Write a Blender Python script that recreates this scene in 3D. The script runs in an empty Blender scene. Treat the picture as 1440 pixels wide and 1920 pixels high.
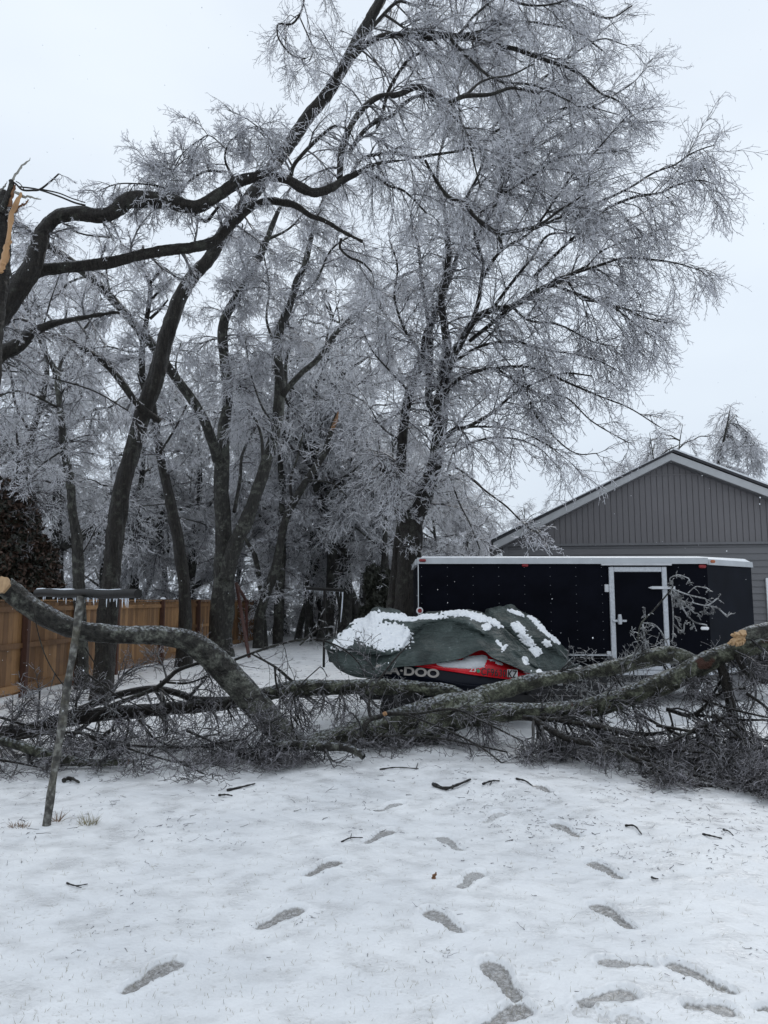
import bpy, math, random
import numpy as np
from mathutils import Vector, Matrix

SC = bpy.context.scene
COL = SC.collection
# ------------------------------------------------------------------ camera
F = 1400.0; EYE = 1.62
TH = math.atan(165.0 / F)
cam = bpy.data.cameras.new("camera"); camo = bpy.data.objects.new("camera", cam); COL.objects.link(camo)
camo.location = (0, 0, EYE); camo.rotation_euler = (math.pi / 2 + TH, 0, 0)
cam.sensor_fit = 'VERTICAL'; cam.sensor_height = 24.0; cam.lens = F / 1920 * 24.0
cam.clip_start = 0.1; cam.clip_end = 2000
SC.camera = camo
# ------------------------------------------------------------------ world, sun, exposure
SUN_EL, SUN_AZ = math.radians(42), math.radians(200)
W = bpy.data.worlds.new("World"); SC.world = W; W.use_nodes = True
nt = W.node_tree; nt.nodes.clear()
def wn(t, **k):
    n = nt.nodes.new(t)
    for a, b in k.items(): setattr(n, a, b)
    return n
out = wn('ShaderNodeOutputWorld'); bg = wn('ShaderNodeBackground'); sky = wn('ShaderNodeTexSky', sky_type='NISHITA', sun_disc=False)
sky.sun_elevation = SUN_EL; sky.sun_rotation = SUN_AZ; sky.dust_density = 3.0; sky.air_density = 1.0
tc = wn('ShaderNodeTexCoord'); sep = wn('ShaderNodeSeparateXYZ'); nt.links.new(tc.outputs['Generated'], sep.inputs[0])
mp = wn('ShaderNodeMapping'); mp.inputs['Scale'].default_value = (1, 1, 2.2); nt.links.new(tc.outputs['Generated'], mp.inputs[0])
nz = wn('ShaderNodeTexNoise'); nz.inputs['Scale'].default_value = 1.6; nz.inputs['Detail'].default_value = 4; nt.links.new(mp.outputs[0], nz.inputs['Vector'])
rp = wn('ShaderNodeValToRGB'); nt.links.new(sep.outputs['Z'], rp.inputs[0])
e = rp.color_ramp.elements
e[0].position = 0.0; e[0].color = (7.0, 7.85, 8.9, 1)
e[1].position = 1.0; e[1].color = (9.5, 10.25, 11.1, 1)
m = e.new(0.35); m.color = (8.2, 9.1, 10.2, 1)
mul = wn('ShaderNodeMix', data_type='RGBA', blend_type='MULTIPLY'); mul.inputs[0].default_value = 1.0
nr = wn('ShaderNodeValToRGB'); nr.color_ramp.elements[0].color = (.90, .91, .93, 1); nr.color_ramp.elements[1].color = (1.07, 1.06, 1.04, 1)
nr.color_ramp.elements[0].position = .3; nr.color_ramp.elements[1].position = .7
nt.links.new(nz.outputs[0], nr.inputs[0]); nt.links.new(rp.outputs[0], mul.inputs[6]); nt.links.new(nr.outputs[0], mul.inputs[7])
mx = wn('ShaderNodeMix', data_type='RGBA'); mx.inputs[0].default_value = 0.94     # a thick overcast layer over the clear sky
nt.links.new(sky.outputs[0], mx.inputs[6]); nt.links.new(mul.outputs[2], mx.inputs[7])
nt.links.new(mx.outputs[2], bg.inputs[0]); bg.inputs[1].default_value = 0.1
nt.links.new(bg.outputs[0], out.inputs[0])
sl = bpy.data.lights.new("sun", 'SUN'); slo = bpy.data.objects.new("sun", sl); COL.objects.link(slo)
sl.energy = 0.9; sl.angle = math.radians(25); sl.color = (1, .97, .93)
slo.rotation_euler = (math.pi / 2 - SUN_EL, 0, math.pi - SUN_AZ + math.pi)
SC.view_settings.view_transform = 'Standard'; SC.view_settings.look = 'None'
SC.view_settings.exposure = 0.0; SC.view_settings.gamma = 1.0
SC.cycles.max_bounces = 5; SC.cycles.diffuse_bounces = 3; SC.cycles.transparent_max_bounces = 8
SC.cycles.use_denoising = True

# ------------------------------------------------------------------ geometry helpers
def gz(x, y):
    x = np.asarray(x, float); y = np.asarray(y, float)
    z = 0.018 * np.sin(x * 1.1 + 1.3) * np.sin(y * 0.9 + .4) + 0.012 * np.sin(x * 2.3 + y * 1.7) + 0.006 * np.sin(x * 5.1 - y * 3.3 + 1)
    z = z + 0.05 * np.sin(x * .33 + 2) * np.sin(y * .21)
    far = np.clip((y - 34) / 60, 0, 1)
    return z - 0.5 * far
def P(px, py, d):
    u = (px - 720) / F; v = (960 - py) / F
    dx, dy, dz = u, math.cos(TH) - v * math.sin(TH), math.sin(TH) + v * math.cos(TH)
    s = d / dy
    return np.array([dx * s, d, EYE + dz * s])
def G(px, py):
    d = 1.6 * F / max(py - 1125, 5)
    for _ in range(12):
        p = P(px, py, d); g = float(gz(p[0], p[1]))
        if p[2] >= EYE: d *= .8; continue
        d = d * (EYE - g) / (EYE - p[2])
    p = P(px, py, d); p[2] = float(gz(p[0], p[1])); return p

def tag(o, label=None, cat=None, group=None, kind=None):
    if label: o['label'] = label
    if cat: o['category'] = cat
    if group: o['group'] = group
    if kind: o['kind'] = kind
    return o
def empty(name, loc=(0, 0, 0), rz=0):
    o = bpy.data.objects.new(name, None); COL.objects.link(o); o.location = loc; o.rotation_euler = (0, 0, rz)
    o.empty_display_size = .1
    bpy.context.view_layer.update() if False else None
    return o
def par(o, parent):
    if parent is not None:
        o.parent = parent
        o.matrix_parent_inverse = Matrix.LocRotScale(parent.location, parent.rotation_euler, parent.scale).inverted() if parent.parent is None else (Matrix.Identity(4))
def link(name, me, mat, parent=None):
    o = bpy.data.objects.new(name, me); COL.objects.link(o)
    if mat is not None: me.materials.append(mat)
    par(o, parent); return o
def npmesh(name, V, Q, smooth=True, attr=None):
    me = bpy.data.meshes.new(name)
    V = np.ascontiguousarray(V, np.float32).reshape(-1, 3); Q = np.ascontiguousarray(Q, np.int32)
    n = Q.shape[1]
    me.vertices.add(len(V)); me.vertices.foreach_set('co', V.ravel())
    me.loops.add(Q.size); me.loops.foreach_set('vertex_index', Q.ravel())
    me.polygons.add(len(Q)); me.polygons.foreach_set('loop_start', np.arange(0, Q.size, n, dtype=np.int32))
    me.polygons.foreach_set('loop_total', np.full(len(Q), n, np.int32))
    me.update(calc_edges=True)
    me.polygons.foreach_set('use_smooth', np.full(len(Q), smooth))
    if attr:
        for k, a in attr.items():
            at = me.attributes.new(k, 'FLOAT', 'POINT'); at.data.foreach_set('value', np.asarray(a, np.float32))
    return me
class MB:
    def __init__(s): s.v = []; s.f = []; s.t = []
    def add(s, vs, fs, tone=.5):
        b = len(s.v); s.v += [tuple(map(float, p)) for p in vs]; s.f += [tuple(i + b for i in f) for f in fs]; s.t += [tone] * len(vs)
    def box(s, c, sz, ax=None, tone=.5, bev=0.0):
        """box centred at c, full size sz, ax = 3 unit axes"""
        ax = ax if ax is not None else np.eye(3); c = np.array(c, float); ax = np.array(ax, float)
        h = np.array(sz, float) / 2
        if bev <= 0:
            vs = [c + ax[0] * h[0] * a + ax[1] * h[1] * b + ax[2] * h[2] * g for a in (-1, 1) for b in (-1, 1) for g in (-1, 1)]
            s.add(vs, [(0, 1, 3, 2), (4, 6, 7, 5), (0, 4, 5, 1), (2, 3, 7, 6), (0, 2, 6, 4), (1, 5, 7, 3)], tone)
        else:
            vs = []; idx = {}
            for a in (-1, 1):
                for b in (-1, 1):
                    for g in (-1, 1):
                        for k in range(3):
                            hh = h - bev; hh[k] = h[k]
                            idx[(a, b, g, k)] = len(vs); vs.append(c + ax[0] * hh[0] * a + ax[1] * hh[1] * b + ax[2] * hh[2] * g)
            fs = []
            for k in range(3):
                i, j = [q for q in range(3) if q != k]
                for sgn in (-1, 1):
                    loop = []
                    for (p, q) in ((-1, -1), (1, -1), (1, 1), (-1, 1)):
                        t = [0, 0, 0]; t[k] = sgn; t[i] = p; t[j] = q; loop.append(idx[(t[0], t[1], t[2], k)])
                    fs.append(loop)
            for k in range(3):
                i, j = [q for q in range(3) if q != k]
                for p in (-1, 1):
                    for q in (-1, 1):
                        t0 = [0, 0, 0]; t1 = [0, 0, 0]; t0[k] = -1; t1[k] = 1; t0[i] = t1[i] = p; t0[j] = t1[j] = q
                        fs.append([idx[(*t0, i)], idx[(*t1, i)], idx[(*t1, j)], idx[(*t0, j)]])
            for a in (-1, 1):
                for b in (-1, 1):
                    for g in (-1, 1): fs.append([idx[(a, b, g, k)] for k in range(3)])
            s.add(vs, fs, tone)
    def bar(s, a, b, w, t, up=(0, 0, 1), tone=.5, bev=0.0):
        a = np.array(a, float); b = np.array(b, float); d = b - a; L = np.linalg.norm(d); d /= L
        sx = np.cross(d, up); sx /= np.linalg.norm(sx); sz = np.cross(sx, d)
        s.box((a + b) / 2, (L, w, t), (d, sx, sz), tone, bev)
    def tube(s, pts, rad, n=10, cap=True, tone=.5):
        pts = np.array(pts, float); K = len(pts); rad = np.broadcast_to(np.array(rad, float), (K,))
        V, Q = tubes(pts[None], rad[None], n, seed=1)
        b = len(s.v); s.v += [tuple(p) for p in V.tolist()]; s.f += [tuple(int(i) + b for i in q) for q in Q]; s.t += [tone] * len(V)
        if cap:
            s.f.append(tuple(b + i for i in range(n))); s.f.append(tuple(b + (K - 1) * n + n - 1 - i for i in range(n)))
    def build(s, name, mat, parent=None, smooth=False):
        me = bpy.data.meshes.new(name); me.from_pydata(s.v, [], s.f); me.update()
        at = me.attributes.new('tone', 'FLOAT', 'POINT'); at.data.foreach_set('value', s.t)
        import bmesh
        bm = bmesh.new(); bm.from_mesh(me); bmesh.ops.recalc_face_normals(bm, faces=bm.faces); bm.to_mesh(me); bm.free()
        if smooth:
            me.polygons.foreach_set('use_smooth', [True] * len(me.polygons))
            me.set_sharp_from_angle(angle=math.radians(40))
        return link(name, me, mat, parent)

def catmull(pts, n):
    """resample rows of pts (K, m) to n rows along a Catmull-Rom curve"""
    p = np.array(pts, float); K = len(p)
    if K == 2: t = np.linspace(0, 1, n)[:, None]; return p[0] * (1 - t) + p[1] * t
    q = np.vstack([2 * p[0] - p[1], p, 2 * p[-1] - p[-2]])
    u = np.linspace(0, K - 1 - 1e-9, n); i = u.astype(int); t = (u - i)[:, None]
    a, b, c, d = q[i], q[i + 1], q[i + 2], q[i + 3]
    return .5 * (2 * b + (c - a) * t + (2 * a - 5 * b + 4 * c - d) * t ** 2 + (3 * b - a - 3 * c + d) * t ** 3)

def tubes(Pt, R, n=3, seed=0, rough=None):
    """(N,K,3), (N,K) -> verts, quads"""
    N, K, _ = Pt.shape
    T = np.gradient(Pt, axis=1); T /= np.linalg.norm(T, axis=2, keepdims=True) + 1e-9
    rng = np.random.default_rng(seed)
    ref = rng.normal(size=(N, 1, 3)) if N > 1 else np.array([[[.31, .83, .46]]])
    mt = T.mean(axis=1, keepdims=True); mt /= np.linalg.norm(mt, axis=2, keepdims=True) + 1e-9
    ref = ref - (ref * mt).sum(2, keepdims=True) * mt
    ref /= np.linalg.norm(ref, axis=2, keepdims=True) + 1e-9
    A = np.cross(T, np.broadcast_to(ref, T.shape)); A /= np.linalg.norm(A, axis=2, keepdims=True) + 1e-9
    B = np.cross(T, A)
    th = np.arange(n) * 2 * math.pi / n
    rr = R[:, :, None] * np.ones(n)
    if rough is not None: rr = rr * rough(N, K, n, Pt)
    V = Pt[:, :, None, :] + rr[..., None] * (np.cos(th)[None, None, :, None] * A[:, :, None, :] + np.sin(th)[None, None, :, None] * B[:, :, None, :])
    base = (np.arange(N) * K * n)[:, None, None] + (np.arange(K - 1) * n)[None, :, None]
    j = np.arange(n)[None, None, :]; j2 = (j + 1) % n
    Q = np.stack([base + j, base + j2, base + n + j2, base + n + j], axis=-1).reshape(-1, 4)
    return V.reshape(-1, 3), Q

def TR(pts, d, w, n=None):
    """traced limb: pixel points of the reference framing, depth(s), width(s) in px -> (pts3d, radii)"""
    pts = np.array(pts, float); K = len(pts)
    t = np.linspace(0, 1, K)
    d = np.interp(t, np.linspace(0, 1, len(np.atleast_1d(d))), np.atleast_1d(d))
    w = np.interp(t, np.linspace(0, 1, len(np.atleast_1d(w))), np.atleast_1d(w))
    p3 = np.array([P(a[0], a[1], dd) for a, dd in zip(pts, d)])
    r = w / 2 * d / F
    if n is None: n = max(6, (K - 1) * 5 + 1)
    q = catmull(np.column_stack([p3, r]), n)
    return q[:, :3], np.maximum(q[:, 3], .002)

_lat = np.random.default_rng(99).random((32, 32, 32))
def vnoise(p):
    i = np.floor(p).astype(int); f = p - i; f = f * f * (3 - 2 * f); o = 0
    for dx in (0, 1):
        for dy in (0, 1):
            for dz in (0, 1):
                w_ = (f[..., 0] if dx else 1 - f[..., 0]) * (f[..., 1] if dy else 1 - f[..., 1]) * (f[..., 2] if dz else 1 - f[..., 2])
                o = o + w_ * _lat[(i[..., 0] + dx) % 32, (i[..., 1] + dy) % 32, (i[..., 2] + dz) % 32]
    return o - .5
def barkrough(amp, sd):
    rng = np.random.default_rng(sd)
    ph = rng.uniform(0, 6.28, (6, 3)); fr = rng.uniform(-1, 1, (6, 3)) * np.array([1, 1, 1])
    def f(N, K, n, Pt):
        th = np.arange(n) * 2 * math.pi / n
        s = np.linalg.norm(np.diff(Pt, axis=1, prepend=Pt[:, :1]), axis=2).cumsum(1)
        o = np.ones((N, K, n))
        for k, (m_, fs) in enumerate(((2, 1.5), (3, 3.1), (5, 6), (7, 9), (4, 14), (9, 4))):
            o += amp / (1 + .4 * k) * np.sin(m_ * th[None, None] + ph[k, 0] + fs * s[:, :, None] + 2 * np.sin(s[:, :, None] * fr[k, 1] * 5))
        return o
    return f
def limbmesh(limbs, name, mat, parent, nmax=18, amp=.05, cap=False, seed=1, fine=0.):
    Vs, Qs, b = [], [], 0
    for k, (p, r) in enumerate(limbs):
        rm = r.max(); n = int(np.clip(6 + rm * (90 if not fine else 260), 6, nmax if not fine else 64))
        # dense rings on thick limbs so that knots and swellings show
        L = np.linalg.norm(np.diff(p, axis=0), axis=1).sum(); K = int(np.clip(L / (max(.03, rm * .35) if not fine else .014), len(p), 90 if not fine else 400))
        q = catmull(np.column_stack([p, r]), K)
        V, Q = tubes(q[None, :, :3], q[None, :, 3], n, rough=barkrough(amp, seed + k) if rm > .02 else None)
        if fine > 0 and rm > .02:
            ctr = np.repeat(q[:, :3], n, axis=0); nv_ = nrm(V - ctr)
            V = V + nv_ * (fine * (1.6 * vnoise(V * 9) + 1.0 * vnoise(V * 24 + 7) + .7 * vnoise(V * 60 + 3)))[:, None]
        c0 = len(V); V = np.vstack([V, q[0, :3], q[-1, :3]]); j = np.arange(n)
        Q = np.vstack([Q, np.stack([(j + 1) % n, j, np.full(n, c0), np.full(n, c0)], 1)[:, [0, 1, 2, 2]] if False else np.zeros((0, 4), int)])
        Vs.append(V); Qs.append(Q + b); b += len(V)
    me = npmesh(name, np.vstack(Vs), np.vstack(Qs)); return link(name, me, mat, parent)

def nrm(a): return a / (np.linalg.norm(a, axis=-1, keepdims=True) + 1e-9)
def grow(S, D, L, r0, K, wob, droop, rng, tip=.35, ground=False):
    N = len(S); Pt = np.zeros((N, K, 3)); Pt[:, 0] = S; d = nrm(D)
    step = (L / (K - 1))[:, None]
    for k in range(1, K):
        d = nrm(d + rng.normal(size=(N, 3)) * wob + np.array([0, 0, -1.]) * droop)
        Pt[:, k] = Pt[:, k - 1] + d * step
        if ground:
            g = gz(Pt[:, k, 0], Pt[:, k, 1]) + .01 + rng.uniform(0, .05, N)
            lo = Pt[:, k, 2] < g; Pt[lo, k, 2] = g[lo]; d[lo, 2] = np.abs(d[lo, 2]) * .3; d = nrm(d)
    R = r0[:, None] * np.linspace(1, tip, K)[None]
    return Pt, R
def kids(Pt, R, n, a0, a1, L0, L1, rf, rmin, rng, t0=.1, taper=.5):
    N, K, _ = Pt.shape; M = N * n
    par_ = np.repeat(np.arange(N), n)
    t = (t0 + (1 - t0) * ((np.tile(np.arange(n), N) + rng.uniform(0, 1, M)) / n)) * (K - 1)
    i = np.minimum(t.astype(int), K - 2); f = (t - i)[:, None]
    S = Pt[par_, i] * (1 - f) + Pt[par_, i + 1] * f
    T = nrm(Pt[par_, i + 1] - Pt[par_, i])
    rv = rng.normal(size=(M, 3)); rv = nrm(rv - (rv * T).sum(1, keepdims=True) * T)
    a = np.radians(rng.uniform(a0, a1, M))[:, None]
    D = T * np.cos(a) + rv * np.sin(a)
    L = rng.uniform(L0, L1, M) * (1 - taper * t / (K - 1))
    r = np.maximum(rf * (R[par_, i]), rmin)
    pl = np.linalg.norm(np.diff(Pt, axis=1), axis=2).sum(1); kp = rng.uniform(0, 1, M) < (pl / (np.percentile(pl, 85) + 1e-9))[par_]
    return S[kp], D[kp], L[kp], r[kp]
def seeds(limbs, dens, rng, L0, L1, bias=(0, 0, 0), fwd=.6, t0=.0, rmax=.02, rcap=.16):
    S, D, L, r = [], [], [], []
    for p, rad in limbs:
        seg = np.linalg.norm(np.diff(p, axis=0), axis=1); tot = seg.sum(); n = max(1, int(tot * dens + rng.random()))
        cs = np.r_[0, seg.cumsum()] / tot
        t = rng.uniform(t0, 1, n)
        if rad[-1] < .03: t[0] = 1.0
        q = np.column_stack([np.interp(t, cs, p[:, k]) for k in range(3)]); rr = np.interp(t, cs, rad)
        tn = nrm(np.column_stack([np.interp(t, cs, np.gradient(p[:, k])) for k in range(3)]))
        rv = rng.normal(size=(n, 3)); rv = nrm(rv - (rv * tn).sum(1, keepdims=True) * tn)
        keep = rr < rcap
        S.append(q[keep]); D.append((tn * fwd + rv + np.array(bias))[keep]); L.append((rng.uniform(L0, L1, n) * (1 - .7 * t))[keep]); r.append(np.clip(rr * .55, .007, rmax)[keep])
    return np.vstack(S), nrm(np.vstack(D)), np.concatenate(L), np.concatenate(r)
def foliage(limbs, parent, dens=2.2, L=(.9, 2.0), n=(8, 9, 4), droop=(.10, .10, .05), bias=(0, 0, 0), seed=1, rt=.0055, t0=0., ground=False, L2=(.35, .8), L3=(.1, .28), L4=(.035, .09), fwd=.6, wob=1.0, mats=None, rcap=.16, cull=None, ang=(18, 50)):
    rng = np.random.default_rng(seed)
    S, D, Ls, r = seeds(limbs, dens, rng, L[0], L[1], bias, fwd, t0, rcap=rcap)
    P1, R1 = grow(S, D, Ls, r, 9, .13 * wob, droop[0], rng, ground=ground)
    S, D, Ls, r = kids(P1, R1, n[0], ang[0], ang[1], L2[0], L2[1], .55, rt * 1.1, rng)
    P2, R2 = grow(S, D, Ls, r, 6, .13 * wob, droop[1], rng, ground=ground)
    S, D, Ls, r = kids(P2, R2, n[1], 25, 70, L3[0], L3[1], .7, rt, rng)
    if cull is not None:
        k = cull(S); S, D, Ls, r = S[k], D[k], Ls[k], r[k]
    P3, R3 = grow(S, D, Ls, np.minimum(r, rt * 1.3), 4, .17 * wob, droop[2], rng, .7, ground=ground)
    mb, mt = mats or (M['branch'], M['twig'])
    V1, Q1 = tubes(P1, R1, 5, seed); V2, Q2 = tubes(P2, R2, 3, seed)
    link('branches', npmesh('branches', np.vstack([V1, V2]), np.vstack([Q1, Q2 + len(V1)])), mb, parent)
    V3, Q3 = tubes(P3, R3, 3, seed)
    if n[2]:
        S, D, Ls, r = kids(P3, R3, n[2], 30, 70, L4[0], L4[1], .85, rt * .8, rng, .15, .3)
        P4, R4 = grow(S, D, Ls, r, 2, .1, 0., rng, .6, ground=ground)
        V4, Q4 = tubes(P4, R4, 3, seed); V3, Q3 = np.vstack([V3, V4]), np.vstack([Q3, Q4 + len(V3)])
    o = link('twigs', npmesh('twigs', V3, Q3), mt, parent)
    return len(V3)

# ------------------------------------------------------------------ materials
M = {}
def mat(name):
    m_ = bpy.data.materials.new(name); m_.use_nodes = True; t = m_.node_tree; b = t.nodes['Principled BSDF']; M[name] = m_; return m_, t, b
def nd(t, ty, **k):
    n = t.nodes.new(ty)
    for a, v in k.items():
        if a.startswith('_'): n.inputs[a[1:].replace('_', ' ')].default_value = v
        else: setattr(n, a, v)
    return n
def ramp(t, src, stops):
    r = nd(t, 'ShaderNodeValToRGB'); el = r.color_ramp.elements
    while len(el) > 1: el.remove(el[-1])
    for i, (p, c) in enumerate(stops):
        x = el[0] if i == 0 else el.new(p); x.position = p; x.color = (*c, 1) if len(c) == 3 else c
    t.links.new(src, r.inputs[0]); return r.outputs[0]
def noise(t, scale, det=4, vec=None, rough=.55, stretch=None, coord='Object'):
    if vec is None:
        c = nd(t, 'ShaderNodeTexCoord'); vec = c.outputs[coord]
    if stretch:
        mp_ = nd(t, 'ShaderNodeMapping'); mp_.inputs['Scale'].default_value = stretch; t.links.new(vec, mp_.inputs[0]); vec = mp_.outputs[0]
    n = nd(t, 'ShaderNodeTexNoise'); n.inputs['Scale'].default_value = scale; n.inputs['Detail'].default_value = det; n.inputs['Roughness'].default_value = rough
    t.links.new(vec, n.inputs['Vector']); return n.outputs[0]
def mixc(t, fac, a, b):
    x = nd(t, 'ShaderNodeMix', data_type='RGBA')
    for sock, v in ((x.inputs[0], fac), (x.inputs[6], a), (x.inputs[7], b)):
        if isinstance(v, bpy.types.NodeSocket): t.links.new(v, sock)
        elif isinstance(v, (int, float)): sock.default_value = v
        else: sock.default_value = (*v, 1)
    return x.outputs[2]
def bump(t, b, h, s=.4, dist=.02):
    n = nd(t, 'ShaderNodeBump'); n.inputs['Strength'].default_value = s; n.inputs['Distance'].default_value = dist
    t.links.new(h, n.inputs['Height']); t.links.new(n.outputs[0], b.inputs['Normal'])
def mth(t, op, a, b=None, clamp=False):
    x = nd(t, 'ShaderNodeMath', operation=op, use_clamp=clamp)
    for i, v in enumerate((a, b)):
        if v is None: continue
        if isinstance(v, (int, float)): x.inputs[i].default_value = v
        else: t.links.new(v, x.inputs[i])
    return x.outputs[0]
def attr(t, name): return nd(t, 'ShaderNodeAttribute', attribute_name=name).outputs['Fac']
def flat(name, col, rough=.5, metal=0., var=.15, scale=6, spec=.5, bmp=0):
    m_, t, b = mat(name); n = noise(t, scale)
    c = ramp(t, n, [(.3, tuple(x * (1 - var) for x in col)), (.7, tuple(min(1, x * (1 + var)) for x in col))])
    t.links.new(c, b.inputs['Base Color']); b.inputs['Roughness'].default_value = rough; b.inputs['Metallic'].default_value = metal
    b.inputs['Specular IOR Level'].default_value = spec
    if bmp: bump(t, b, noise(t, scale * 4), bmp, .01)
    return m_

def bark(name, c0, c1, lich=(.2, .22, .17), lamt=.62, ice=.25, stretch=(9, 9, 1.6)):
    m_, t, b = mat(name)
    n1 = noise(t, 4, 6, stretch=stretch, rough=.65); n2 = noise(t, 9, 4); n3 = noise(t, 38, 3); n4 = noise(t, 2.2, 3)
    c = ramp(t, n1, [(.32, c0), (.62, c1)])
    lm = ramp(t, mth(t, 'MULTIPLY', mth(t, 'ADD', mth(t, 'MULTIPLY', n2, .7), mth(t, 'MULTIPLY', n4, .5)), 1.0), [(lamt - .04, (0, 0, 0)), (lamt + .05, (1, 1, 1))])
    lm2 = mth(t, 'MULTIPLY', lm, ramp(t, n3, [(.4, (.25,) * 3), (.6, (1,) * 3)]))
    c = mixc(t, lm2, c, lich)
    geo = nd(t, 'ShaderNodeNewGeometry'); sp = nd(t, 'ShaderNodeSeparateXYZ'); t.links.new(geo.outputs['Normal'], sp.inputs[0])
    ic = mth(t, 'MULTIPLY', ramp(t, sp.outputs['Z'], [(.45, (0, 0, 0)), (.95, (1, 1, 1))]), ramp(t, n3, [(.46, (0,) * 3), (.66, (1,) * 3)]))
    c = mixc(t, mth(t, 'MULTIPLY', ic, ice), c, (.62, .66, .72))
    c = mixc(t, ramp(t, attr(t, 'bare'), [(.35, (0,) * 3), (.5, (1,) * 3)]), c, (.055, .024, .016))
    t.links.new(c, b.inputs['Base Color']); b.inputs['Roughness'].default_value = .42
    b.inputs['Specular IOR Level'].default_value = .25
    bump(t, b, mth(t, 'ADD', mth(t, 'MULTIPLY', n1, 1.0), mth(t, 'MULTIPLY', n3, .5)), 1.0, .05)
    return m_
bark('bark', (.006, .005, .0045), (.030, .026, .022), lich=(.06, .062, .05), lamt=.68, ice=.25)
bark('bark_grey', (.011, .0105, .0095), (.046, .043, .038), lich=(.12, .125, .105), lamt=.64, ice=.4)
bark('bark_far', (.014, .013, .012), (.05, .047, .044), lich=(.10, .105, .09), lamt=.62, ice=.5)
bark('bark_log', (.006, .0058, .0052), (.042, .040, .035), lich=(.15, .155, .13), lamt=.62, ice=.75, stretch=(5, 5, 5))
bark('bark_moss', (.007, .0075, .005), (.040, .040, .029), lich=(.15, .16, .115), lamt=.60, ice=.75, stretch=(5, 5, 5))
def twigm(name, dark, light, p0=.42, p1=.62, tr=.25, rough=.3):
    m_, t, b = mat(name); n = noise(t, 9, 3); n2 = noise(t, 60, 2)
    c = ramp(t, mth(t, 'ADD', mth(t, 'MULTIPLY', n, .55), mth(t, 'MULTIPLY', n2, .45)), [(p0, dark), (p1, light)])
    t.links.new(c, b.inputs['Base Color']); b.inputs['Roughness'].default_value = rough
    b.inputs['Specular IOR Level'].default_value = .6
    if tr > 0:
        trn = nd(t, 'ShaderNodeBsdfTranslucent'); t.links.new(c, trn.inputs[0]); ms = nd(t, 'ShaderNodeMixShader'); ms.inputs[0].default_value = tr
        t.links.new(b.outputs[0], ms.inputs[1]); t.links.new(trn.outputs[0], ms.inputs[2])
        t.links.new(ms.outputs[0], t.nodes['Material Output'].inputs[0])
    return m_
twigm('branch', (.022, .019, .018), (.26, .265, .29), .46, .64, 0)
twigm('twig', (.17, .165, .175), (.92, .925, .96), .34, .52, .42)
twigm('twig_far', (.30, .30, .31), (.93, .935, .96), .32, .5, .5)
twigm('branch_dark', (.010, .009, .008), (.16, .16, .17), .50, .70, 0)
twigm('twig_dark', (.022, .02, .019), (.40, .39, .42), .42, .62, .1)
twigm('twig_silver', (.09, .09, .09), (.50, .51, .52), .40, .62, .1)
# snow
m_, t, b = mat('snow')
n1 = noise(t, 1.3, 5); n2 = noise(t, 14, 5); n3 = noise(t, 150, 2); n4 = noise(t, 45, 4); n5 = noise(t, 4.5, 4)
c = ramp(t, n1, [(.3, (.70, .72, .745)), (.7, (.86, .873, .885))])
c = mixc(t, ramp(t, n5, [(.48, (0,) * 3), (.72, (.55,) * 3)]), c, (.60, .605, .61))
n6 = noise(t, 7, 5, rough=.7); c = mixc(t, ramp(t, n6, [(.54, (0,) * 3), (.7, (.45,) * 3)]), c, (.83, .845, .86))
gr = mth(t, 'MULTIPLY', ramp(t, n2, [(.55, (0,) * 3), (.68, (1,) * 3)]), ramp(t, n4, [(.5, (0,) * 3), (.62, (1,) * 3)]))
c = mixc(t, mth(t, 'MULTIPLY', gr, .5), c, (.33, .31, .27))
wet = attr(t, 'wet')
wf = ramp(t, mth(t, 'ADD', wet, mth(t, 'MULTIPLY', mth(t, 'SUBTRACT', n4, .5), .5)), [(.36, (0,) * 3), (.62, (1,) * 3)])
sl_c = ramp(t, mth(t, 'ADD', mth(t, 'MULTIPLY', n4, .6), mth(t, 'MULTIPLY', n3, .4)), [(.38, (.15, .145, .135)), (.52, (.30, .295, .29)), (.66, (.52, .53, .54))])
c = mixc(t, wf, c, sl_c)
t.links.new(c, b.inputs['Base Color'])
rr = mixc(t, wf, ramp(t, n5, [(.4, (.6,) * 3), (.65, (.25,) * 3)]), (.2,) * 3); t.links.new(rr, b.inputs['Roughness'])
b.inputs['Subsurface Weight'].default_value = 0
bump(t, b, mth(t, 'ADD', mth(t, 'MULTIPLY', n4, .55), mth(t, 'ADD', mth(t, 'MULTIPLY', n2, 1.2), mth(t, 'MULTIPLY', n3, .18))), .4, .02)
m_, t, b = mat('snow_cap'); n1 = noise(t, 18, 4); n2 = noise(t, 60, 3)
t.links.new(ramp(t, n1, [(.3, (.74, .77, .81)), (.7, (.86, .88, .90))]), b.inputs['Base Color']); b.inputs['Roughness'].default_value = .55; bump(t, b, mth(t, 'ADD', n1, mth(t, 'MULTIPLY', n2, .4)), .6, .02)
# fence wood
def wood(name, c0, c1):
    m_, t, b = mat(name); tn = attr(t, 'tone'); n1 = noise(t, 3, 5, stretch=(14, 14, 1.2)); n2 = noise(t, 2.5, 3)
    c = ramp(t, mth(t, 'ADD', mth(t, 'MULTIPLY', n1, .5), mth(t, 'MULTIPLY', tn, .5)), [(.22, c0), (.74, c1)])
    c = mixc(t, ramp(t, n2, [(.5, (0,) * 3), (.75, (.5,) * 3)]), c, tuple(x * .55 for x in c0))
    t.links.new(c, b.inputs['Base Color']); b.inputs['Roughness'].default_value = .6; bump(t, b, n1, .5, .01); return m_
wood('fence_wood', (.13, .062, .024), (.33, .18, .075)); wood('post_wood', (.04, .014, .008), (.10, .038, .02)); wood('post_tan', (.12, .055, .025), (.25, .125, .055))
wood('split_wood', (.13, .055, .022), (.42, .24, .11)); wood('cut_wood', (.20, .11, .05), (.52, .35, .19))
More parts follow.
